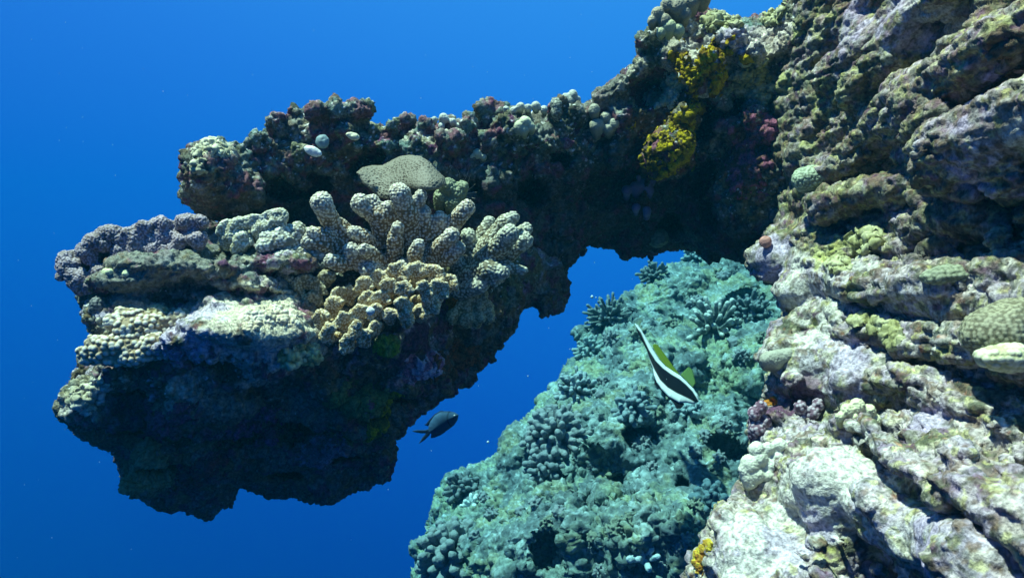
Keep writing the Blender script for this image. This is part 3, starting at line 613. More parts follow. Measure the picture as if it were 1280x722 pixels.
# --- large pale branching colony in the middle of the ledge
B = (505, 338, 1.09)
main = [
 [(480, 335, 1.09, 17), (452, 305, 1.05, 14), (425, 288, 1.03, 12), (412, 272, 1.01, 11), (403, 254, .99, 14.5)],
 [(470, 330, 1.08, 15), (440, 312, 1.04, 12), (405, 304, 1.01, 10), (384, 302, 1.00, 8.5)],
 [(440, 318, 1.05, 11), (410, 296, 1.01, 9), (390, 290, 1.0, 7.5)],
 [(495, 335, 1.09, 16), (482, 300, 1.06, 13), (470, 270, 1.04, 11), (450, 254, 1.02, 13)],
 [(478, 290, 1.05, 11), (476, 268, 1.03, 11), (466, 252, 1.03, 9)],
 [(470, 310, 1.05, 10), (455, 296, 1.02, 9), (442, 290, 1.01, 8)],
 [(515, 335, 1.10, 16), (514, 300, 1.06, 13), (510, 265, 1.03, 12), (500, 243, 1.01, 14)],
 [(512, 268, 1.04, 11), (526, 244, 1.03, 8.5)],
 [(522, 330, 1.09, 14), (532, 295, 1.06, 11), (530, 266, 1.04, 9)],
 [(530, 330, 1.09, 14), (545, 298, 1.07, 12), (549, 274, 1.05, 10)],
 [(540, 325, 1.09, 12), (562, 285, 1.06, 10.5), (583, 260, 1.04, 9.5)],
 [(530, 335, 1.07, 13), (548, 312, 1.04, 11), (563, 295, 1.01, 10.5)],
 [(492, 325, 1.05, 12), (495, 298, 1.02, 8.5), (497, 284, 1.01, 7.5)],
 [(470, 335, 1.05, 14), (452, 328, 1.02, 11), (438, 312, 1.0, 10)],
 [(478, 330, 1.05, 11), (462, 318, 1.01, 9), (455, 312, .99, 8.5)], [(520, 335, 1.05, 11), (518, 318, 1.01, 9), (524, 306, 1.0, 8)], [(540, 335, 1.06, 11), (560, 322, 1.03, 9), (574, 310, 1.02, 8.5)], [(450, 325, 1.04, 10), (425, 330, 1.0, 9), (412, 326, .99, 8)], [(500, 300, 1.06, 10), (488, 272, 1.04, 9), (484, 258, 1.03, 8)],
 [(480, 345, 1.05, 14), (462, 338, 1.01, 12)], [(515, 345, 1.05, 15), (505, 335, 1.02, 12)]]
coral("branching_coral", "large pale branching coral with thick upright beaded branches in the middle of the ledge", thick(main, .97), (.34, .22, .095), (.60, .56, .44), step=.8, k=.0055, wart=.0044, amp=.0017, wart_col=(.84, .80, .66), seed=3, jit=.7)
left = [[(440, 322, 1.05, 11), (400, 316, 1.02, 11), (362, 318, 1.0, 9), (348, 322, .99, 8)], [(430, 318, 1.05, 10), (390, 300, 1.02, 10), (350, 300, 1.0, 9.5), (330, 308, .99, 9)],
        [(390, 300, 1.02, 9), (372, 288, 1.01, 9), (352, 290, 1.0, 8)], [(420, 330, 1.04, 9), (385, 334, 1.01, 7), (358, 336, 1.0, 5)], [(360, 300, 1.0, 9), (335, 296, 1.0, 9)]]
coral("branching_coral", "low sprawling pale coral reaching left from the foot of the large branching coral", left, (.50, .46, .30), (.72, .72, .58), step=.9, wart=.0045, amp=.0016, wart_col=(.82, .82, .70), seed=4)
right = [[(560, 352, 1.12, 13), (590, 345, 1.08, 14), (612, 338, 1.05, 13), (628, 340, 1.04, 10)], [(575, 345, 1.12, 12), (590, 318, 1.10, 10), (585, 295, 1.09, 9.5)],
         [(590, 330, 1.10, 12), (615, 300, 1.08, 12), (630, 280, 1.07, 11), (641, 272, 1.07, 9)], [(600, 330, 1.08, 13), (625, 308, 1.05, 13), (637, 292, 1.03, 12)],
         [(605, 335, 1.09, 12), (635, 315, 1.08, 12), (656, 300, 1.07, 10)], [(620, 320, 1.09, 11), (645, 300, 1.09, 10), (657, 286, 1.09, 8)],
         [(610, 340, 1.07, 10), (632, 333, 1.06, 8), (654, 338, 1.06, 6)], [(580, 350, 1.10, 12), (572, 330, 1.09, 9), (566, 322, 1.08, 8)],
         [(605, 320, 1.10, 10), (605, 290, 1.10, 9), (612, 278, 1.10, 8)], [(625, 345, 1.06, 8), (618, 352, 1.05, 7)], [(560, 352, 1.10, 12), (575, 366, 1.08, 9), (600, 356, 1.06, 12)]]
coral("branching_coral", "pale green fan of short blunt branches on the right end of the ledge", thick(right, 1.0), (.27, .23, .13), (.56, .58, .46), step=.8, k=.005, wart=.0048, amp=.0017, wart_col=(.70, .70, .54), seed=5)
def fans(lst, d, base, dd=.06, seed=1, tips=7, fr=3.4):
    rng = np.random.default_rng(seed); out = []; bx, by = base
    for L in lst:
        x, y, r = L[:3]; dl = L[3] if len(L) > 3 else d
        out.append([(bx + (x - bx) * .6, by + (y - by) * .6, dl + dd, r * .6), (x, y + r * .45, dl + .012, r * .36)])
        g = math.atan2(x - bx, (by - y) + 22) * .6 + rng.uniform(-.4, .4); tl = rng.uniform(-.5, .5)
        for j in range(tips):
            a = g + (j / (tips - 1) - .5) * 2.9; q = r * rng.uniform(.85, 1.15); X, Y = math.sin(a) * q * .9, -math.cos(a) * q * 1.05
            out.append([(x, y + r * .5, dl + .010, fr * 1.2), (x + X * .6, y + Y * .6, dl + tl * X * .0008 + .002, fr * 1.15), (x + X, y + Y, dl + tl * X * .0012 - rng.uniform(0, .004), fr * rng.uniform(.9, 1.2))])
    return out
tan = fans([(438, 372, 12, 1.0), (455, 362, 13, .99), (418, 386, 13, .97), (402, 402, 12, .95), (412, 420, 12, .94), (436, 430, 11, .94), (430, 405, 12, .95), (452, 395, 12, .96), (447, 412, 9, .94), (458, 424, 10, .95), (470, 412, 9, .96), (476, 352, 12, .99), (497, 345, 14, .98), (520, 344, 13, .98), (542, 346, 14, .98), (560, 356, 11, .99), (549, 366, 14, .96), (538, 384, 11, .96), (525, 392, 8, .97), (505, 366, 12, .94), (502, 386, 12, .94), (508, 400, 8, .95), (488, 396, 8, .96), (475, 378, 13, .97), (470, 392, 10, .96), (530, 365, 11, .95), (486, 362, 11, .97), (424, 370, 10, .99), (462, 378, 12, .97)], 1.0, (490, 395), dd=.08, seed=21, tips=8, fr=3.2)
coral("cauliflower_coral", "tan lobed coral with white frilled edges in front of and below the large branching coral", tan, (.44, .26, .075), (.66, .50, .24), step=.8, k=.0035, wart=.0028, amp=.0008, wart_col=(.82, .78, .58), seed=6, tipr=2.2)
def lobes(lst, d, base, dd=.06, r0=.7, seed=1, n=2, flat=.5):
    rng = np.random.default_rng(seed); out = []; bx, by = base
    for L in lst:
        x, y, r = L[:3]; e = L[3] if len(L) > 3 else 0
        for s in range(n):
            a = rng.uniform(0, 6.28); q = r * (.5 if n > 1 else 0)
            out.append([(bx + (x - bx) * .6, by + (y - by) * .6, d + dd, r * r0), (x + math.cos(a) * q, y + math.sin(a) * q * flat, d + e + rng.uniform(-.006, .006), r * (.62 if n > 1 else 1))])
    return out
coral("cauliflower_coral", "dull olive tan lobed coral half in shade at the left of the tan coral", fans([(362, 362, 13), (380, 357, 12), (396, 362, 11), (372, 376, 12), (392, 378, 11), (352, 352, 8), (408, 350, 9)], 1.0, (390, 378), seed=3), (.26, .20, .08), (.42, .36, .18), k=.004, wart=.0034, amp=.0010, wart_col=(.55, .50, .32), seed=7)
coral("cauliflower_coral", "small tan lobed coral alone on the dark rock under the right fan coral", fans([(578, 388, 9), (592, 384, 11), (607, 386, 9), (610, 396, 8), (596, 400, 8), (584, 402, 6), (568, 396, 5), (600, 370, 8)], 1.08, (595, 395), seed=4), (.32, .27, .10), (.52, .48, .24), k=.004, wart=.0034, amp=.0010, wart_col=(.6, .56, .34), seed=8)
coral("cauliflower_coral", "cream lobed coral on the back of the shelf beneath the dark end knob", fans([(282, 290, 12), (300, 288, 14), (320, 283, 13), (338, 278, 12), (349, 272, 8), (305, 303, 10), (328, 293, 12), (300, 312, 8), (285, 302, 9), (346, 285, 9)], 1.0, (312, 300), seed=5), (.58, .52, .27), (.76, .76, .58), k=.005, wart=.0032, amp=.0011, wart_col=(.84, .83, .68), seed=9)
lil = [(86, 332, 13), (108, 320, 15), (94, 347, 13), (128, 302, 13), (136, 292, 12), (120, 342, 14), (150, 320, 15), (178, 290, 13), (203, 281, 12), (196, 298, 14), (229, 281, 12), (247, 277, 10), (166, 306, 14), (140, 348, 12), (220, 297, 15), (188, 316, 14), (100, 362, 8), (77, 345, 6), (155, 296, 14), (244, 292, 12), (118, 306, 12), (212, 312, 12), (250, 302, 10), (140, 332, 14), (172, 328, 12), (80, 322, 8), (112, 362, 9)]
coral("knobbly_coral", "lilac grey knobbly coral forming the far left edge of the upper shelf", lobes(lil, .97, (180, 335), dd=.08, seed=6, n=4, flat=.8), (.27, .19, .17), (.48, .37, .42), k=.005, wart=.0032, amp=.0014, wob=.007, wart_col=(.54, .45, .50), seed=10, tipr=1.3)
coral("knobbly_coral", "small pale yellow knobbly coral tucked under the lilac coral", lobes([(136, 342, 8), (148, 338, 9), (160, 341, 7), (130, 350, 6)], .935, (150, 348), dd=.03, seed=7), (.50, .52, .24), (.72, .74, .46), k=.004, wart=.003, amp=.0006, seed=11)
fing = [[(235, 415, .99, 14), (200, 418, .96, 14), (165, 432, .94, 13), (130, 438, .93, 11), (106, 440, .93, 8)], [(215, 405, .97, 14), (185, 408, .95, 14), (155, 412, .94, 10), (140, 402, .94, 10)],
        [(165, 428, .94, 11), (135, 432, .93, 11), (117, 428, .93, 8)], [(225, 420, .97, 14), (195, 432, .94, 13), (170, 446, .935, 11), (140, 450, .935, 9)], [(235, 408, .97, 12), (225, 398, .96, 11)],
        [(235, 418, .96, 13), (222, 428, .94, 12), (205, 440, .94, 9)], [(185, 408, .95, 12), (172, 398, .95, 9), (150, 393, .95, 7)], [(125, 445, .93, 8), (108, 450, .93, 6)]]
coral("finger_coral", "cream coral with stubby beaded fingers spreading over the left edge of the lower shelf", thick(off(fing, 0, 0, -.022), 1.08), (.52, .38, .20), (.72, .62, .42), step=.9, k=.006, wart=.0075, amp=.0032, wart_col=(.80, .77, .62), seed=12)

def ball_cluster(name, label, pts, d, base, tip, cat="coral", **kw):
    kw = dict(dict(k=.003, wart=.0026, amp=.0009, wob=.003, step=.9), **kw)
    return coral(name, label, [[(x, y + r * 1.2, d + .02, r * .6), (x, y, d + .005, r * .92)] for (x, y, r) in pts], base, tip, cat=cat, **kw)
def s_(key, x, y, o=0): return surf(key, x, y) + o
gp, gt = (.20, .20, .13), (.42, .42, .31)
ball_cluster("round_coral", "cluster of smooth pale grey coral balls on the highest point of the arch", [(822, 17, 9), (834, 6, 10), (846, 10, 12), (864, 3, 11), (815, 26, 7), (830, 26, 9), (856, 18, 9), (878, -6, 12), (840, -6, 10)], 1.12, (.20, .18, .11), (.40, .37, .25))
ball_cluster("round_coral", "pale yellow green coral knob just below the grey coral balls on the arch", [(836, 34, 9), (848, 38, 7), (826, 40, 6)], 1.12, (.42, .46, .22), (.66, .70, .40))
ball_cluster("round_coral", "three touching pale coral knobs on the dark shoulder of the arch", [(746, 158, 10), (757, 146, 8), (767, 155, 8), (760, 162, 7)], s_('arch', 755, 155, -.012), gp, gt)
ball_cluster("round_coral", "single round pale coral knob just above the three touching knobs", [(743, 138, 8.5)], s_('arch', 743, 138, -.012), gp, gt)
ball_cluster("round_coral", "small fluffy pale coral head on a stub left of the arch shoulder", [(708, 122, 6), (716, 119, 7), (722, 124, 5), (713, 127, 6)], s_('arch', 714, 124, -.004), (.28, .30, .24), (.55, .58, .48))
ball_cluster("round_coral", "dark beaded bulb coral standing on the crest right of the pale lobes", [(695, 130, 8), (695, 140, 7)], s_('arch', 695, 136, -.006), (.10, .11, .09), (.36, .38, .30), wart=.004, amp=.0012, wart_col=(.5, .52, .4))
ball_cluster("round_coral", "pale lobed coral on the middle of the arch crest", [(648, 158, 8), (657, 152, 8), (664, 158, 6), (655, 163, 6)], s_('arch', 655, 157, -.012), (.44, .46, .26), (.62, .64, .44))
ball_cluster("round_coral", "row of small whitish coral nodules along the crest above the pale lobed coral", [(642, 138, 5), (650, 134, 6), (660, 135, 5), (670, 133, 6), (680, 137, 5), (632, 136, 5)], s_('arch', 655, 140, -.004), gp, (.62, .66, .58))
ball_cluster("round_coral", "whitish coral nodules on the crest behind the honeycomb coral", [(536, 152, 5), (543, 150, 4), (556, 148, 7), (552, 158, 5), (566, 152, 6), (574, 157, 5), (540, 158, 4)], s_('arch', 555, 156, -.008), gp, (.60, .66, .58))
ball_cluster("round_coral", "tiny cream coral dome on dark rock below the crest nodules", [(597, 192, 7), (604, 196, 5), (590, 196, 4)], s_('arch', 597, 196, -.006), (.34, .38, .24), (.56, .60, .42))
def shell(name, label, x, y, d, rx, rz, ang, colr, cat):
    s = d / F; a = math.radians(ang); R = [(math.cos(a), 0, math.sin(a)), (0, 1, 0), (-math.sin(a), 0, math.cos(a))]
    V, Q = shape_from([('e', P(x, y, d), (rx * s, min(rx, rz) * s * .6, rz * s), R)], .6)
    V = V + normals(V, Q) * (fbm(V, .006, 3, 5) * .0012)[:, None]
    c = np.tile(np.array(colr), (len(V), 1)) * (1 + .25 * fbm(V, .004, 2, 8))[:, None]
    return tag(link(name, V, Q, M_coral, col=c), label, cat)
shell("clam_shell", "bright white oval shell stuck to the dark crest near its left end", 391, 189, 1.06, 12, 6, -24, (.80, .82, .74), "shell")
shell("sea_squirt", "round translucent grey disc just above the white oval shell", 403, 177, 1.07, 8.5, 9, 0, (.20, .30, .30), "sea squirt")
shell("sea_squirt", "small round white blob on the tan lobed coral", 463, 389, .925, 5.2, 5.4, 0, (.72, .76, .68), "sea squirt")
shell("clam_shell", "small cream flake shell on the dark crest right of the white oval shell", 441, 170, 1.06, 9, 4.5, -15, (.66, .64, .42), "shell")
shell("cup_sponge", "round pink knob on the left edge of the near reef face", 957, 302, s_('wall', 960, 304, -.004), 8, 7.5, 0, (.50, .24, .20), "sponge")

# --- flat bodies with thickness: honeycomb coral, fishes
def flat(poly, d_at, tmax, rpx, step, dlo, dhi):
    p = np.array(poly, float); pad = step * 5
    vx = Vox(p[:, 0].min() - pad, p[:, 0].max() + pad, p[:, 1].min() - pad, p[:, 1].max() + pad, dlo, dhi, step)
    gu, gv = np.meshgrid(vx.u, vx.v, indexing='ij'); sd = -poly_sd(poly, gu, gv)
    d0 = d_at(gu, gv); t = np.clip(sd / rpx, 0, 1); th = np.where(sd > 0, tmax * np.sqrt(1 - (1 - t) ** 2), sd * d0 / F)
    vx.f = (np.abs(vx.Y[None, None, :] - d0[..., None]) - th[..., None]).astype(np.float32)
    return vx.mesh()
hp = [(441, 214), (449, 207), (462, 204), (476, 204), (488, 197), (500, 191), (514, 189), (528, 191), (540, 199), (548, 209), (560, 221), (562, 231), (552, 238), (538, 240), (522, 238), (506, 234), (494, 240), (484, 252), (472, 250), (462, 240), (450, 230)]
hp = [(502 + (x - 502) * .93, 226 + (y - 226) * .88) for x, y in hp]
V, Q = flat(hp, lambda u, v: 1.10 - (v - 200) * .0012 + np.sin((u - 440) / 120 * 6.0) * .028, .016, 16, .8, 1.0, 1.18)
f1, f2, _ = worley(V + fbm(V, .03, 2, 4)[:, None] * .004, .0048, 31, .85); pore = sstep(.12, .42, f2 - f1) * (.45 + .55 * sstep(-.3, .3, fbm(V, .02, 2, 6)))
V = V - normals(V, Q) * (pore * .0014)[:, None]
c = np.array((.19, .175, .125)) * (1 - pore[:, None]) + np.array((.09, .07, .04)) * pore[:, None]
tag(link("honeycomb_coral", V, Q, M_coral, col=c), "folded tan plate coral with a honeycomb of dark pores behind the large branching coral", "coral")

def strands(name, label, lst, r0, colr, cat, mat=M_coral, kind=None, sides=4):
    Vs, Qs = [], []; n = 0
    for pts in lst:
        pts = [np.array(p) for p in pts]; m = len(pts)
        for i, p in enumerate(pts):
            t = pts[min(i + 1, m - 1)] - pts[max(i - 1, 0)]; t = t / (np.linalg.norm(t) + 1e-9)
            a = np.cross(t, (0.3, 1, .1)); a /= np.linalg.norm(a) + 1e-9; b = np.cross(t, a); r = r0 * (1 - .8 * i / (m - 1))
            for s in range(sides):
                q = 2 * math.pi * s / sides; Vs.append(p + a * math.cos(q) * r + b * math.sin(q) * r)
        for i in range(m - 1):
            for s in range(sides):
                s2 = (s + 1) % sides; Qs.append((n + i * sides + s, n + i * sides + s2, n + (i + 1) * sides + s2, n + (i + 1) * sides + s))
        n += m * sides
    V = np.array(Vs); return tag(link(name, V, np.array(Qs), mat, col=np.tile(np.array(colr), (len(V), 1))), label, cat, kind=kind)
def hair(bx, by, d, tx, ty, dd=-.02): return [P(bx, by, d), P((bx + tx) / 2 + 1, (by + ty) / 2, d + dd * .6), P(tx, ty, d + dd)]
da = s_('arch', 570, 232)
strands("hydroid", "thin pale bristles sprouting from dark rock right of the honeycomb coral", [hair(552, 216, da, 550, 207), hair(557, 217, da, 556, 206), hair(563, 219, da, 562, 208), hair(578, 230, da, 586, 212), hair(582, 232, da, 588, 218), hair(575, 222, da, 572, 212), hair(584, 238, da, 594, 230), hair(582, 242, da, 596, 240), hair(580, 246, da, 594, 248), hair(574, 228, da, 580, 222), hair(548, 222, da, 545, 214)], .0010, (.45, .42, .34), "hydroid")
ball_cluster("fuzzy_coral", "small greenish fuzzy coral lump between the honeycomb coral and the right fan coral", [(560, 236, 13), (572, 242, 11), (550, 246, 10), (566, 252, 11), (578, 234, 9)], 1.11, (.13, .15, .085), (.30, .34, .20), wart=.004, amp=.0025, wob=.004)

# --- crusts that follow the rock they grow on
def crust(name, label, VQ, blobs, thick, cols, cat, mat=M_sponge, seed=1, lump=.006, wart=None, rag=.55):
    V, Q = VQ; m = np.full(len(V), -9.0); nz = fbm(V, .018, 3, seed) * rag
    near = np.zeros(len(V), bool)
    for (x, y, d, r) in blobs:
        q = P(x, y, d); dd = np.linalg.norm(V - q, axis=1); m = np.maximum(m, 1 - dd / r)
    m = m + nz * np.clip(1, 0, 1); keepq = (m[Q] > -.05).all(1)
    if keepq.sum() < 20: return None
    N = normals(V, Q); used = np.unique(Q[keepq]); mp = np.full(len(V), -1); mp[used] = np.arange(len(used))
    v = V[used]; q = mp[Q[keepq]]; nn = N[used]; mm = m[used]
    # one level of refinement for finer grain
    e = np.stack([q, np.roll(q, -1, 1)], 2).reshape(-1, 2); es = np.sort(e, 1); ue, inv = np.unique(es, axis=0, return_inverse=True); inv = inv.reshape(len(q), 4)
    v2 = np.concatenate([v, (v[ue[:, 0]] + v[ue[:, 1]]) / 2, v[q].mean(1)]); n2 = np.concatenate([nn, (nn[ue[:, 0]] + nn[ue[:, 1]]) / 2, nn[q].mean(1)]); m2 = np.concatenate([mm, (mm[ue[:, 0]] + mm[ue[:, 1]]) / 2, mm[q].mean(1)])
    E = len(v); Fc = E + len(ue) + np.arange(len(q)); em = E + inv
    q2 = np.concatenate([np.stack([q[:, i], em[:, i], Fc, em[:, (i + 3) % 4]], 1) for i in range(4)])
    k_, _ = knobs(v2, lump, seed + 2); h = sstep(0, .25, m2) * thick * (.6 + .7 * k_ + .4 * fbm(v2, .004, 2, seed)) - .0015
    v2 = v2 + n2 * h[:, None]
    if wart:
        f1, _, _ = worley(v2, wart, seed + 5, .5); w = np.sqrt(np.clip(1 - (f1 / .6) ** 2, 0, 1)); v2 = v2 + normals(v2, q2) * ((w - .3) * wart * .3)[:, None]
    if rag > .8: v2 = v2 + n2 * (fbm(v2, .012, 3, seed + 21) * .006 * sstep(0, .3, m2))[:, None]
    c = np.tile(np.array(cols[0]), (len(v2), 1)); mk = sstep(-.15, .25, fbm(v2, .012, 3, seed + 9))[:, None]; c = c * (1 - mk) + np.array(cols[1]) * mk
    if wart: c = c * (.7 + .5 * w[:, None])
    return tag(link(name, v2, q2, mat, col=c), label, cat)
sa = lambda x, y: surf('arch', x, y); sw = lambda x, y: surf('wall', x, y); sl = lambda x, y: surf('ledge', x, y)
yel = ((.48, .36, .01), (.18, .11, .015))
crust("yellow_sponge", "mustard yellow crusting sponge over the upper bracket on the arch", VU, [(x, y, sa(x, y), r) for (x, y, r) in [(885, 75, .035), (870, 90, .035), (893, 92, .04), (855, 85, .03), (886, 108, .03), (900, 85, .03)]], .007, yel, "sponge", seed=3, rag=2.0)
crust("yellow_sponge", "bright yellow crusting sponge hanging down the shaded middle of the arch", VU, [(x, y, sa(x, y), r) for (x, y, r) in [(868, 138, .02), (852, 160, .035), (838, 175, .05), (825, 192, .05), (845, 200, .05), (815, 205, .04), (860, 178, .04), (832, 210, .04)]], .005, ((.46, .36, .01), (.14, .10, .015)), "sponge", seed=4, rag=2.3)
crust("orange_sponge", "small orange sponge patch under the right fan coral", VL, [(x, y, sl(x, y), .018) for (x, y) in [(575, 372), (570, 380), (582, 378)]], .006, ((.65, .28, .02), (.45, .30, .05)), "sponge", seed=5, rag=.3)
crust("green_sponge", "vivid yellow green sponge tuft under the tan lobed coral", VL, [(x, y, sl(x, y), .017) for (x, y) in [(484, 432), (494, 428), (478, 438)]], .007, ((.14, .26, .02), (.26, .34, .08)), "sponge", seed=6, rag=.3)
crust("yellow_sponge", "dim yellow green sponge patch low on the shaded underside of the ledge", VL, [(x, y, sl(x, y), r) for (x, y, r) in [(472, 530, .022), (482, 510, .02), (492, 495, .018), (468, 545, .014), (476, 520, .02)]], .006, ((.38, .36, .01), (.16, .16, .03)), "sponge", seed=7, rag=.5)
crust("pink_algae_crust", "pink and white crust on the dark rock below the small tan coral", VL, [(x, y, sl(x, y), .022) for (x, y) in [(520, 458), (532, 462), (512, 470), (540, 455)]], .005, ((.40, .17, .24), (.62, .55, .60)), "coralline algae", seed=8, rag=.6)
dots = ((.30, .30, .12), (.50, .50, .28))
def wcrust(label, pts, colp=dots, th=.006, seed=1, name="encrusting_coral", VQ=None, sf=None, wart=.0042):
    return crust(name, label, VQ or VW, [(x, y, (sf or sw)(x, y), r) for (x, y, r) in pts], th, colp, "coral", M_coral, seed, .007, wart, .75)
wcrust("pale green beaded crust coral left of the yellow sponge on the arch top", [(828, 118, .03), (840, 108, .03), (815, 122, .022)], ((.40, .52, .28), (.60, .70, .46)), VQ=VU, sf=sa, seed=11)
wcrust("yellow green ribbed dome coral on the skyline right of the grey coral balls", [(905, 27, .026), (893, 24, .022), (918, 30, .018)], VQ=VU, sf=sa, seed=12, th=.010)
wcrust("yellow green beaded coral on the skyline notch between arch and near reef", [(966, 20, .022), (975, 16, .02)], VQ=VU, sf=sa, seed=13, th=.010)
wcrust("yellow edged beaded coral right of the dark hollow under the sponge bracket", [(945, 95, .03), (930, 110, .022), (955, 115, .022)], VQ=VU, sf=sa, seed=14)
wcrust("yellow beaded crust coral on the pale left shoulder of the near reef", [(1040, 322, .022), (1052, 330, .020)], seed=15, name="encrusting_coral")
wcrust("olive beaded dome coral above the pale left shoulder of the near reef", [(1085, 298, .024), (1078, 292, .018)], seed=16, th=.012)
wcrust("yellow beaded crust along the slanting rib below the lilac boulder", [(1090, 405, .018), (1105, 412, .018), (1075, 398, .014), (1118, 420, .014)], seed=17)
wcrust("cream beaded coral patch on the front of the pale lower shelf", [(340, 388, .03), (325, 398, .025), (360, 392, .022)], ((.60, .50, .33), (.70, .64, .48)), VQ=VL, sf=sl, seed=18, th=.004)
wcrust("golden beaded coral on the lip of the lower shelf beside the tan lobed coral", [(372, 442, .02), (385, 446, .02), (358, 446, .018)], ((.55, .48, .16), (.74, .70, .36)), VQ=VL, sf=sl, seed=19, th=.006, wart=.005)
wcrust("dull olive beaded coral on the lowest left lobe of the overhang", [(190, 595, .035), (178, 580, .03), (172, 600, .03)], ((.16, .17, .07), (.26, .27, .13)), VQ=VL, sf=sl, seed=20, wart=.0055)
for (lb, x, y, r, cc, sd) in [("maroon crust in deep shade near the lower tip of the overhang", 250, 590, .035, ((.24, .05, .07), (.12, .05, .09)), 41), ("purple crust on the shaded bulge below the pale lower shelf", 320, 535, .04, ((.26, .08, .20), (.14, .06, .12)), 42),
    ("dull green crust on the shaded right side of the overhang", 450, 500, .035, ((.10, .17, .06), (.20, .22, .08)), 43), ("rusty brown crust along the shaded right edge of the overhang", 575, 455, .04, ((.26, .10, .05), (.14, .08, .05)), 44), ("grey lilac crust low in the middle of the shaded underside", 400, 565, .035, ((.26, .22, .28), (.16, .13, .16)), 45),
    ("plum coloured crust on the dark face left of the overhang middle", 205, 530, .035, ((.24, .07, .14), (.16, .08, .10)), 46)]:
    crust("encrusting_algae", lb, VL, [(x, y, sl(x, y), r), (x + 18, y - 8, sl(x + 18, y - 8), r * .7), (x - 16, y + 6, sl(x - 16, y + 6), r * .7)], .005, cc, "coralline algae", seed=sd, rag=1.2, lump=.007)
crust("encrusting_algae", "plum and rust crust where the arch meets the near reef below the upper shoulder", VU, [(940, 190, sa(940, 190), .045), (930, 225, sa(930, 225), .04), (955, 160, sa(955, 160), .035)], .004, ((.34, .12, .18), (.16, .09, .06)), "coralline algae", seed=47, rag=1.2, lump=.007)
wcrust("pale beaded coral ridge on the left lobe below the cream finger coral", [(115, 490, .02), (105, 500, .018), (130, 480, .016)], ((.44, .40, .26), (.66, .62, .48)), VQ=VL, sf=sl, seed=21, wart=.005)
wcrust("pitted cream coral covering the top of the dark end knob", [(262, 182, .02), (252, 190, .02), (275, 186, .016), (250, 205, .014)], ((.40, .38, .22), (.62, .60, .40)), VQ=VU, sf=sa, seed=22, wart=.005)
crust("orange_sponge", "tiny orange sponge on the dark red knobs at the left edge of the near reef", VW, [(x, y, sw(x, y), .011) for (x, y) in [(960, 500), (966, 503)]], .004, ((.70, .30, .02), (.5, .2, .03)), "sponge", seed=23, rag=.3)
crust("yellow_sponge", "small yellow and rust sponge at the bottom left corner of the near reef", VW, [(x, y, sw(x, y), .011) for (x, y) in [(872, 690), (880, 680), (868, 704)]], .004, ((.60, .48, .05), (.4, .18, .03)), "sponge", seed=24, rag=.4)

def dome(label, x, y, key, rx, rz, c1, c2, wart, ang=0, o=.012, name="dome_coral", step=1.0, amp=None, seed=1, ry=None, dark=None):
    d = surf(key, x, y) + o; s = d / F; a = math.radians(ang); R = [(math.cos(a), 0, math.sin(a)), (0, 1, 0), (-math.sin(a), 0, math.cos(a))]
    V, Q = shape_from([('e', P(x, y, d), (rx * s, (ry or (rx + rz) / 2) * s, rz * s), R)], step)
    V = V + normals(V, Q) * (fbm(V, .02, 2, seed) * .003)[:, None]
    f1, f2, _ = worley(V, wart, seed, .6); h = np.sqrt(np.clip(1 - (f1 / .62) ** 2, 0, 1)); V = V + normals(V, Q) * ((h - .4) * (amp or wart * .3))[:, None]
    m = sstep(.3, .9, h)[:, None]; c = np.array(c1) * (1 - m) + np.array(c2) * m
    c = c * (1 + .2 * fbm(V, .02, 2, seed + 4))[:, None]
    return tag(link(name, V, Q, M_coral, col=c), label, "coral")
dome("small green dome coral alone in the shaded middle of the near reef", 1014, 224, 'wall', 24, 17, (.20, .24, .15), (.42, .50, .34), .004, 5, seed=31)
dome("large olive boulder coral at the right frame edge", 1262, 408, 'wall', 58, 34, (.13, .12, .07), (.32, .31, .20), .004, 20, seed=32, step=1.6)
dome("pale yellow lobed coral sitting below the large olive boulder coral", 1258, 446, 'wall', 36, 17, (.46, .46, .24), (.68, .68, .46), .006, 0, o=-.004, seed=33, step=1.5)
dome("dark ribbed round coral lump in the middle right of the near reef", 1095, 205, 'wall', 24, 15, (.11, .12, .08), (.24, .26, .17), .005, 20, seed=34)
dome("grey green ribbed dome coral above the lilac boulder", 1185, 345, 'wall', 34, 13, (.15, .17, .11), (.30, .33, .22), .005, 5, seed=35, step=1.3)
dome("small dark globe coral under the lilac knobbly coral", 123, 383, 'ledge', 11, 12, (.07, .08, .08), (.22, .22, .20), .005, 0, o=.004, seed=36)
dome("small golden dome coral above the cream finger coral", 197, 390, 'ledge', 14, 9, (.34, .27, .10), (.62, .56, .32), .005, 0, o=.0, seed=37)
dome("faint greenish dome coral deep in shade under the arch", 822, 297, 'arch', 13, 12, (.14, .19, .11), (.24, .30, .19), .006, 0, o=.004, seed=38)
dome("tiny pale green dome coral right of the yellow sponge bracket", 931, 78, 'arch', 9, 6, (.40, .44, .24), (.60, .64, .40), .004, 0, o=.002, seed=39)
ball_cluster("knobbly_coral", "white knobbly coral bulging from the left edge of the near reef over the far slope", [(x, y, r) for (x, y, r) in [(938, 580, 12), (950, 572, 12), (962, 580, 11), (944, 592, 12), (934, 596, 9), (958, 592, 11), (946, 560, 10), (960, 560, 9), (974, 556, 10), (988, 560, 10), (998, 568, 9), (984, 572, 10), (972, 570, 10), (972, 584, 8), (930, 588, 8), (1004, 562, 7), (938, 604, 8)]], surf('wall', 962, 580) - .004, (.46, .45, .30), (.78, .80, .70), wart=.0026, amp=.0006, k=.0025)
ball_cluster("smooth_sponge", "smooth white lobed sponge jutting left over the far slope", [(958, 450, 8), (966, 446, 9), (976, 446, 10), (986, 443, 8), (968, 452, 8)], surf('wall', 980, 446) - .0, (.26, .26, .20), (.40, .42, .34), cat="sponge", k=.008, wart=.003, amp=.0006)
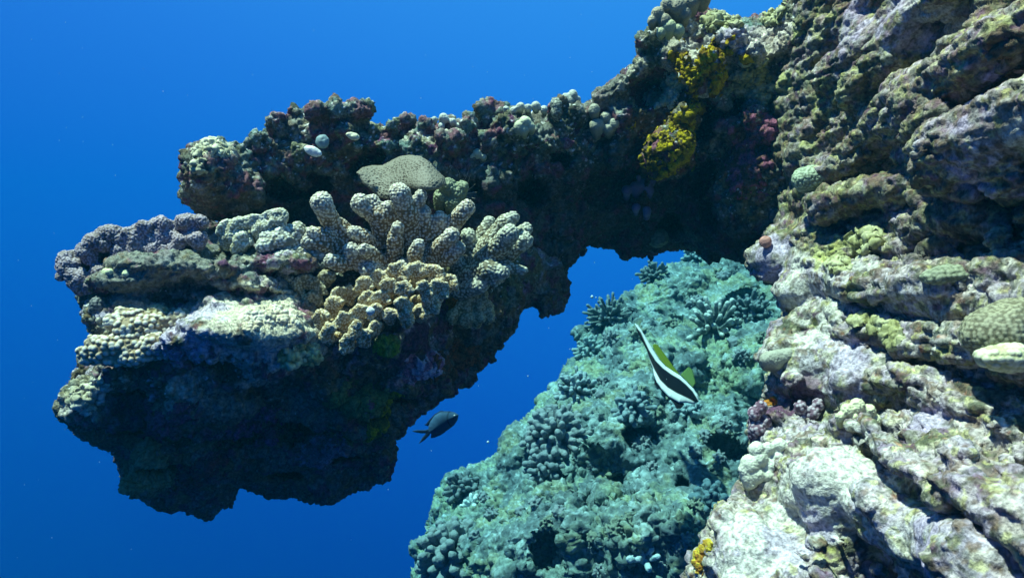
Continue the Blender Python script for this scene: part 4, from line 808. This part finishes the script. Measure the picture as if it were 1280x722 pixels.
ball_cluster("knobbly_coral", "pale yellow knobbly coral beside the dark red knobs on the near reef", [(x, y, r) for (x, y, r) in [(1058, 512, 9), (1072, 508, 10), (1086, 514, 9), (1066, 522, 9), (1080, 524, 9), (1094, 524, 8), (1050, 520, 7)]], surf('wall', 1072, 516) + .002, (.44, .44, .22), (.70, .70, .48), k=.0025)
ball_cluster("knobbly_coral", "dark red knobs with white specks at the left edge of the near reef", [(x, y, r) for (x, y, r) in [(942, 516, 9), (952, 508, 8), (946, 536, 10), (958, 526, 8), (1000, 508, 9), (1014, 516, 10), (1022, 504, 8), (1004, 526, 9), (966, 540, 8)]], surf('wall', 965, 520) + .004, (.12, .035, .07), (.30, .18, .26), k=.005, wart=.005, amp=.0015, wob=.004, wart_col=(.5, .46, .5))
ball_cluster("tube_sponge", "dim purple lobed sponge in the shadow under the yellow sponge", [(x, y, r) for (x, y, r) in [(783, 238, 7), (795, 234, 8), (806, 230, 8), (815, 226, 6), (798, 222, 4), (812, 238, 6), (795, 260, 6), (808, 264, 6)]], surf('arch', 800, 238) - .004, (.10, .08, .20), (.24, .22, .42), cat="sponge", k=.006, wart=None, wob=.003)

# --- corals of the far slope
def fingers(name, label, x, y, R, nf, rf, cb, ct, seed=1, squash=1.0, out=(-.35, -.75, .65), spread=1.0, key='slope', L=(.6, 1.0), step=1.1, group=None, k=.008, hb=.25):
    rng = np.random.default_rng(seed); d = surf(key, x, y); s = d / F; O = P(x, y, d + R * s * .35); o = np.array(out); o = o / np.linalg.norm(o)
    paths = []; prims = [('b', O, R * s * .42)]; tips = []; n = 0
    ga = math.pi * (3 - math.sqrt(5))
    a = np.cross(o, (0, 0, 1)); a /= np.linalg.norm(a); b = np.cross(a, o)
    for i in range(nf):
        ct_ = 1 - (i + .5) / nf * spread; st = math.sqrt(max(0, 1 - ct_ ** 2)); ph = i * ga + rng.uniform(-.3, .3)
        v = o * ct_ + (a * math.cos(ph) + b * math.sin(ph)) * st; v[2] *= squash; v += rng.normal(size=3) * .07
        l = R * s * rng.uniform(*L); e = O + v * l; m = O + v * l * .55 + rng.normal(size=3) * l * .04; r = rf * s * rng.uniform(.8, 1.15)
        prims += [('c', O + v * l * .2, m, r * .8, r * .85), ('c', m, e, r * .85, r * .95)]; tips.append((e, r))
    V, Q = shape_from(prims, step, k=.3 * rf * s); V = smooth(V, Q, 1)
    t = np.zeros(len(V))
    for (q, r) in tips: t = np.maximum(t, 1 - np.clip(np.linalg.norm(V - q, axis=1) / (r * 2.2), 0, 1))
    V = V + normals(V, Q) * (fbm(V, rf * s * .8, 3, seed) * rf * s * .25)[:, None]
    c = np.array(cb) * (1 - t[:, None]) + np.array(ct) * t[:, None]
    return tag(link(name, V, Q, M_farcoral, col=c), label, "coral", group)
bl, bt = (.085, .10, .11), (.24, .28, .30)
fingers("finger_coral", "large blue grey coral with plump packed knobs at the bottom left of the far slope", 566, 694, 46, 95, 5.6, bl, (.26, .30, .31), 1, k=.004)
fingers("finger_coral", "small round dark finger coral on the skyline of the lower far slope", 578, 612, 25, 70, 3.0, (.07, .09, .10), (.18, .22, .24), 2)
fingers("finger_coral", "big bluish knobbly coral with pale tips in the middle of the far slope", 697, 548, 44, 130, 4.2, bl, (.30, .34, .36), 3)
fingers("finger_coral", "lower shaded lobe of finger coral hanging below the big bluish knobbly coral", 684, 584, 28, 60, 4.0, (.07, .09, .10), (.24, .28, .31), 4)
fingers("staghorn_coral", "spiky branching coral sticking out left on the skyline of the far slope", 762, 400, 31, 80, 2.2, (.09, .12, .13), (.22, .27, .28), 5, out=(-.6, -.5, .6), L=(.6, 1.1))
fingers("staghorn_coral", "small spiky coral on the skyline near the top of the far slope", 818, 346, 22, 40, 2.2, (.08, .11, .12), (.18, .23, .24), 6, out=(-.5, -.4, .8))
fingers("staghorn_coral", "dark bushy coral at the very top of the far slope under the arch", 872, 322, 20, 50, 2.0, (.10, .15, .17), (.26, .36, .38), 7, out=(-.4, -.4, .8))
fingers("staghorn_coral", "pale staghorn coral with long fingers right of the banner fish", 893, 414, 42, 50, 3.2, (.10, .13, .13), (.66, .70, .66), 8, out=(-.2, -.8, .5), L=(.6, 1.15), spread=.8)
fingers("finger_coral", "dark bushy coral in the shade right of the pale staghorn coral", 938, 392, 28, 70, 2.6, (.07, .10, .11), (.18, .24, .26), 9)
fingers("finger_coral", "dark finger coral below the tail end of the banner fish", 792, 512, 26, 60, 3.4, (.09, .13, .15), (.26, .34, .38), 10)
fingers("finger_coral", "low blue grey finger coral right below the head of the banner fish", 858, 512, 24, 50, 3.0, (.12, .17, .19), (.30, .40, .44), 11, squash=.6)
fingers("finger_coral", "rough blue coral patch on the left flank above the big knobbly coral", 722, 492, 30, 80, 2.8, bl, (.40, .50, .54), 12)
fingers("soft_coral", "small pale blue coral with stubby arms at the bottom of the far slope", 805, 698, 17, 9, 4.6, (.30, .40, .44), (.42, .54, .58), 13, out=(-.1, -.5, .9), L=(.9, 1.3), hb=.1)
fingers("soft_coral", "small whitish tuft between the two skyline finger corals low on the far slope", 590, 632, 11, 10, 3.0, (.42, .52, .52), (.62, .72, .70), 14, out=(-.4, -.5, .8), L=(.9, 1.3))
fingers("finger_coral", "shaded clump of round knobs beside the bottom left edge of the near reef", 888, 628, 26, 40, 4.6, (.05, .09, .11), (.12, .20, .24), 15)
fingers("finger_coral", "dull grey coral tuft left of the spiky skyline coral's foot", 738, 440, 22, 60, 2.6, (.13, .19, .20), (.30, .40, .40), 16)
rng = np.random.default_rng(77); ns = 0
while ns < 60:
    x, y = rng.uniform(520, 980), rng.uniform(335, 715)
    if poly_sd(S_poly, x, y) > -10 or poly_sd(W_poly, x, y) < 6: continue
    g = rng.random() < .5
    fingers("finger_coral", "small finger coral tuft scattered on the far slope", x, y, rng.uniform(7, 13), 30, rng.uniform(1.7, 2.3), bl if g else (.09, .11, .09), bt if g else (.20, .24, .19), 100 + ns, step=1.5, group="small finger corals scattered on the far slope", k=.01)
    ns += 1

# --- turf fuzz on the arch
def fuzz(VQs, n, seed, lo, hi, r0, colr, name, label):
    rng = np.random.default_rng(seed); Vs, Qs, Cs = [], [], []; base = 0
    for (V, Q) in VQs:
        N = normals(V, Q); i = rng.choice(len(V), n, replace=False); p = V[i]; nn = N[i] + rng.normal(size=(n, 3)) * .45 + np.array([0, 0, .25]); nn /= np.linalg.norm(nn, axis=1)[:, None]
        dens = fbm(p, .05, 2, seed + 1) > -.15; p = p[dens]; nn = nn[dens]; m = len(p); l = rng.uniform(lo, hi, m)[:, None]
        a = np.cross(nn, rng.normal(size=(m, 3))); a /= np.linalg.norm(a, axis=1)[:, None]; b = np.cross(nn, a); p = p - nn * .0006
        mid = p + nn * l * .55 + a * l * .12; tip = p + nn * l + a * l * rng.uniform(.0, .4, (m, 1))
        ring = lambda c, r: [c + (a * math.cos(t) + b * math.sin(t)) * r for t in (0, 2.1, 4.2)]
        L = ring(p, r0) + ring(mid, r0 * .7) + ring(tip, r0 * .15); v = np.stack(L, 1).reshape(-1, 3); k = np.arange(m)[:, None] * 9 + base
        for s in range(3):
            s2 = (s + 1) % 3; Qs.append(k + np.array([s, s2, 3 + s2, 3 + s])); Qs.append(k + np.array([3 + s, 3 + s2, 6 + s2, 6 + s]))
        cc = np.array(colr) * rng.uniform(.5, 1.6, (m, 1)); Cs.append(np.repeat(cc, 9, 0)); Vs.append(v); base += m * 9
    tag(link(name, np.concatenate(Vs), np.concatenate(Qs), M_sponge, col=np.concatenate(Cs)), label, None, kind="stuff")
fuzz([VU, VL], 26000, 5, .0022, .0065, .00032, (.13, .14, .10), "turf_algae", "short fuzzy turf algae on the arch rock")

# --- fishes
bp = [(793.4, 403.4), (797.5, 406.5), (802, 412.5), (804.5, 417), (808, 423), (812, 429.5), (817, 438), (824, 449), (832, 457.5), (842, 464), (851, 469.5), (858, 476.5), (867, 485.5), (872.3, 493.6), (873.6, 501.7), (867, 505), (858, 503), (849, 503.5), (836, 496), (827, 486.5), (821, 478), (817.5, 469), (816, 460), (812.5, 451), (809, 438.6), (802.5, 426), (796.5, 413.5)]
rootb = empty("banner_fish", P(835, 465, 2.0), "black and white banded fish with a long trailing filament and yellow fins", "fish")
fd = lambda u, v: 2.0 - (v - 465) * .0022 + (u - 835) * .0006
V, Q = flat(bp, fd, .018, 15, .5, 1.8, 2.2)
px = V[:, 0] / V[:, 1] * F + CX; py = -V[:, 2] / V[:, 1] * F + CY
blackp = [(794, 405), (797.5, 411), (801, 415), (805.7, 425.2), (811.5, 437.2), (819.5, 450.4), (828.5, 459.6), (839.5, 467.6), (849.5, 473.4), (857.8, 480.4), (866, 489), (872, 499), (874, 503), (869, 502.5), (859, 497), (846, 491), (834.5, 484), (825, 474.5), (818, 462), (812.3, 449), (807.5, 436), (802, 427), (796, 415)]
m = sstep(.8, -.8, poly_sd(blackp, px, py))[:, None]
tipw = sstep(410, 406, py)[:, None]
c = np.array((.62, .66, .66)) * (1 - m) + np.array((.006, .007, .01)) * m; c = c * (1 - tipw) + np.array((.55, .65, .68)) * tipw
adopt(link("body", V, Q, M_fish, col=c), rootb)
def fin(name, poly, t, col, rpx=2.5, root=None, dfun=None, lo=1.8, hi=2.2, dd=0, rays=None, c2=None):
    V, Q = flat(poly, lambda u, v: dfun(u, v) + dd, t, rpx, .5, lo, hi); c = np.tile(np.array(col), (len(V), 1))
    if c2 is not None:
        px = V[:, 0] / V[:, 1] * F + CX; py = -V[:, 2] / V[:, 1] * F + CY; w = (np.sin((px * rays[0] + py * rays[1]) * 2.2) * .5 + .5)[:, None] * .5; c = c * (1 - w) + np.array(c2) * w
    o = link(name, V, Q, M_fish, col=c); adopt(o, root); return o
fin("dorsal_fin", [(815, 431), (818.5, 429), (822.5, 430.5), (829, 439.5), (835, 447.5), (841, 456), (847, 464), (851, 470), (848, 470), (838, 463), (827, 452), (819, 440)], .0016, (.12, .15, .012), root=rootb, dfun=fd, rays=(1, -.6), c2=(.05, .12, .01))
fin("tail_fin", [(850, 468), (855, 463), (861, 457.5), (866, 462), (868, 470), (870, 479), (866, 484), (859, 477)], .0012, (.08, .13, .04), root=rootb, dfun=fd, rays=(1, 1), c2=(.12, .24, .06), dd=.004)
fin("pelvic_fin", [(818, 474), (817.6, 480), (824, 485.5), (833, 494.5), (842, 503.5), (845.5, 510.6), (851, 510.4), (856, 505), (848, 499), (838, 491), (829, 482), (822, 475)], .0022, (.006, .007, .01), root=rootb, dfun=fd, dd=.003)
cp = [(573.2, 518), (568.7, 515), (561, 513.3), (551, 514), (543, 519), (536.6, 525.5), (533.5, 529.5), (529.6, 530.4), (534, 532.3), (536.2, 535.5), (531, 537.2), (522, 537.2), (514.2, 538.2), (519, 539.8), (527, 541.2), (532.5, 541), (528, 546), (523, 554.2), (530.5, 549.5), (536.6, 543.4), (540, 542), (538, 547.4), (543, 546.8), (551, 542.9), (560, 537), (567.6, 531), (572, 524.4)]
rootc = empty("damselfish", P(552, 528, 1.6), "small dark blue fish with a forked tail swimming in open water under the ledge", "fish")
cd = lambda u, v: 1.6 + (u - 552) * .0003
body = [(573.2, 518), (568.7, 515), (561, 513.3), (551, 514), (543, 519), (537.5, 527), (535.5, 533), (536, 540), (540, 542.5), (545, 543.4), (552, 541.3), (560, 537), (567.6, 531), (572, 524.4)]
V, Q = flat(body, cd, .014, 12, .5, 1.5, 1.7)
px = V[:, 0] / V[:, 1] * F + CX; py = -V[:, 2] / V[:, 1] * F + CY
m = sstep(1.5, .3, np.abs(np.hypot((px - 572), (py - 522)) - 13))[:, None] * .5
c = np.tile(np.array((.035, .085, .16)), (len(V), 1)) * (1 - m); top = sstep(516.5, 514, py)[:, None] * .5; c = c * (1 - top)
adopt(link("body", V, Q, M_fish, col=c), rootc)
fin("tail_fin", [(537.5, 535), (531, 536.9), (522, 536.8), (514.2, 538.2), (519, 540), (527, 541.4), (532.5, 541), (528, 546), (523, 554.6), (530.5, 550), (537, 543.6), (539, 539)], .0016, (.02, .05, .11), root=rootc, dfun=cd, lo=1.5, hi=1.7, rpx=1.5)
fin("dorsal_fin", [(561, 514), (551, 512.6), (543, 517.2), (536, 524.4), (532.5, 529), (529.6, 530.4), (535, 532.5), (540, 526), (550, 518)], .0014, (.015, .035, .08), root=rootc, dfun=cd, lo=1.5, hi=1.7)
fin("anal_fin", [(539, 541), (538, 547.4), (543, 546.8), (551, 543.6), (558, 539), (550, 538)], .0014, (.015, .04, .12), root=rootc, dfun=cd, lo=1.5, hi=1.7)
def eye(x, y, d, r, root, colr):
    s = d / F; V, Q = shape_from([('e', P(x, y, d), (r * s, r * s * .6, r * s))], .3, pad=2); o = link("eye", V, Q, M_fish, col=np.tile(np.array(colr), (len(V), 1))); adopt(o, root)
eye(568.2, 519, 1.592, 1.25, rootc, (.55, .60, .60)); 
#eye(869.5, 498, 1.515, 1.2, rootb, (.03, .03, .03))
# tiny drifting specks
rng = np.random.default_rng(3); pr = []
for i in range(150):
    x, y, d = rng.uniform(20, 1000), rng.uniform(10, 715), rng.uniform(.9, 2.2); pr.append((x, y, d, rng.uniform(.2, .55)))
pr += [(740, 371, 2.2, 2.0), (745, 372, 2.3, 1.0), (610, 552, 1.9, 1.6), (660, 470, 1.9, .8)]
Vs, Qs, b0 = [], [], 0
for (x, y, d, r) in pr:
    q = P(x, y, d); s = r * d / F; o8 = np.array([(1, 0, 0), (0, 1, 0), (-1, 0, 0), (0, -1, 0), (0, 0, 1.5), (0, 0, -1.3)]) * s * rng.uniform(.7, 1.3, (6, 1)); Vs.append(q + o8)
    for t in range(4):
        Qs.append((b0 + t, b0 + (t + 1) % 4, b0 + 4)); Qs.append((b0 + (t + 1) % 4, b0 + t, b0 + 5))
    b0 += 6
tag(link("drifting_plankton", np.concatenate(Vs), np.array(Qs), M_fish, col=np.tile(np.array((.5, .6, .62)), (b0, 1))), "tiny pale specks drifting in the open water", None, kind="stuff")

# ================================================================== WATER (haze)
bm_v = np.array([(x, y, z) for x in (-7, 4) for y in (-.8, 8) for z in (-4.2, 1.3)], float)
o = link("haze", bm_v, np.array([(0, 1, 3, 2), (4, 6, 7, 5), (0, 4, 5, 1), (2, 3, 7, 6), (0, 2, 6, 4), (1, 5, 7, 3)]), None or M_fish, smooth_shade=False)
hm = bpy.data.materials.new("water_haze"); hm.use_nodes = True; hn = hm.node_tree.nodes
for x in list(hn):
    if x.type == 'BSDF_PRINCIPLED': hn.remove(x)
pv = hn.new("ShaderNodeVolumePrincipled"); hm.node_tree.links.new(pv.outputs[0], [x for x in hn if x.type == 'OUTPUT_MATERIAL'][0].inputs["Volume"])
pv.inputs["Color"].default_value = (.001, .022, .034, 1); pv.inputs["Absorption Color"].default_value = (.09, .86, .93, 1)
pv.inputs["Density"].default_value = .36; pv.inputs["Anisotropy"].default_value = .1
o.data.materials.clear(); o.data.materials.append(hm)
tag(o, "blue green haze of the sea water", None, kind="stuff")
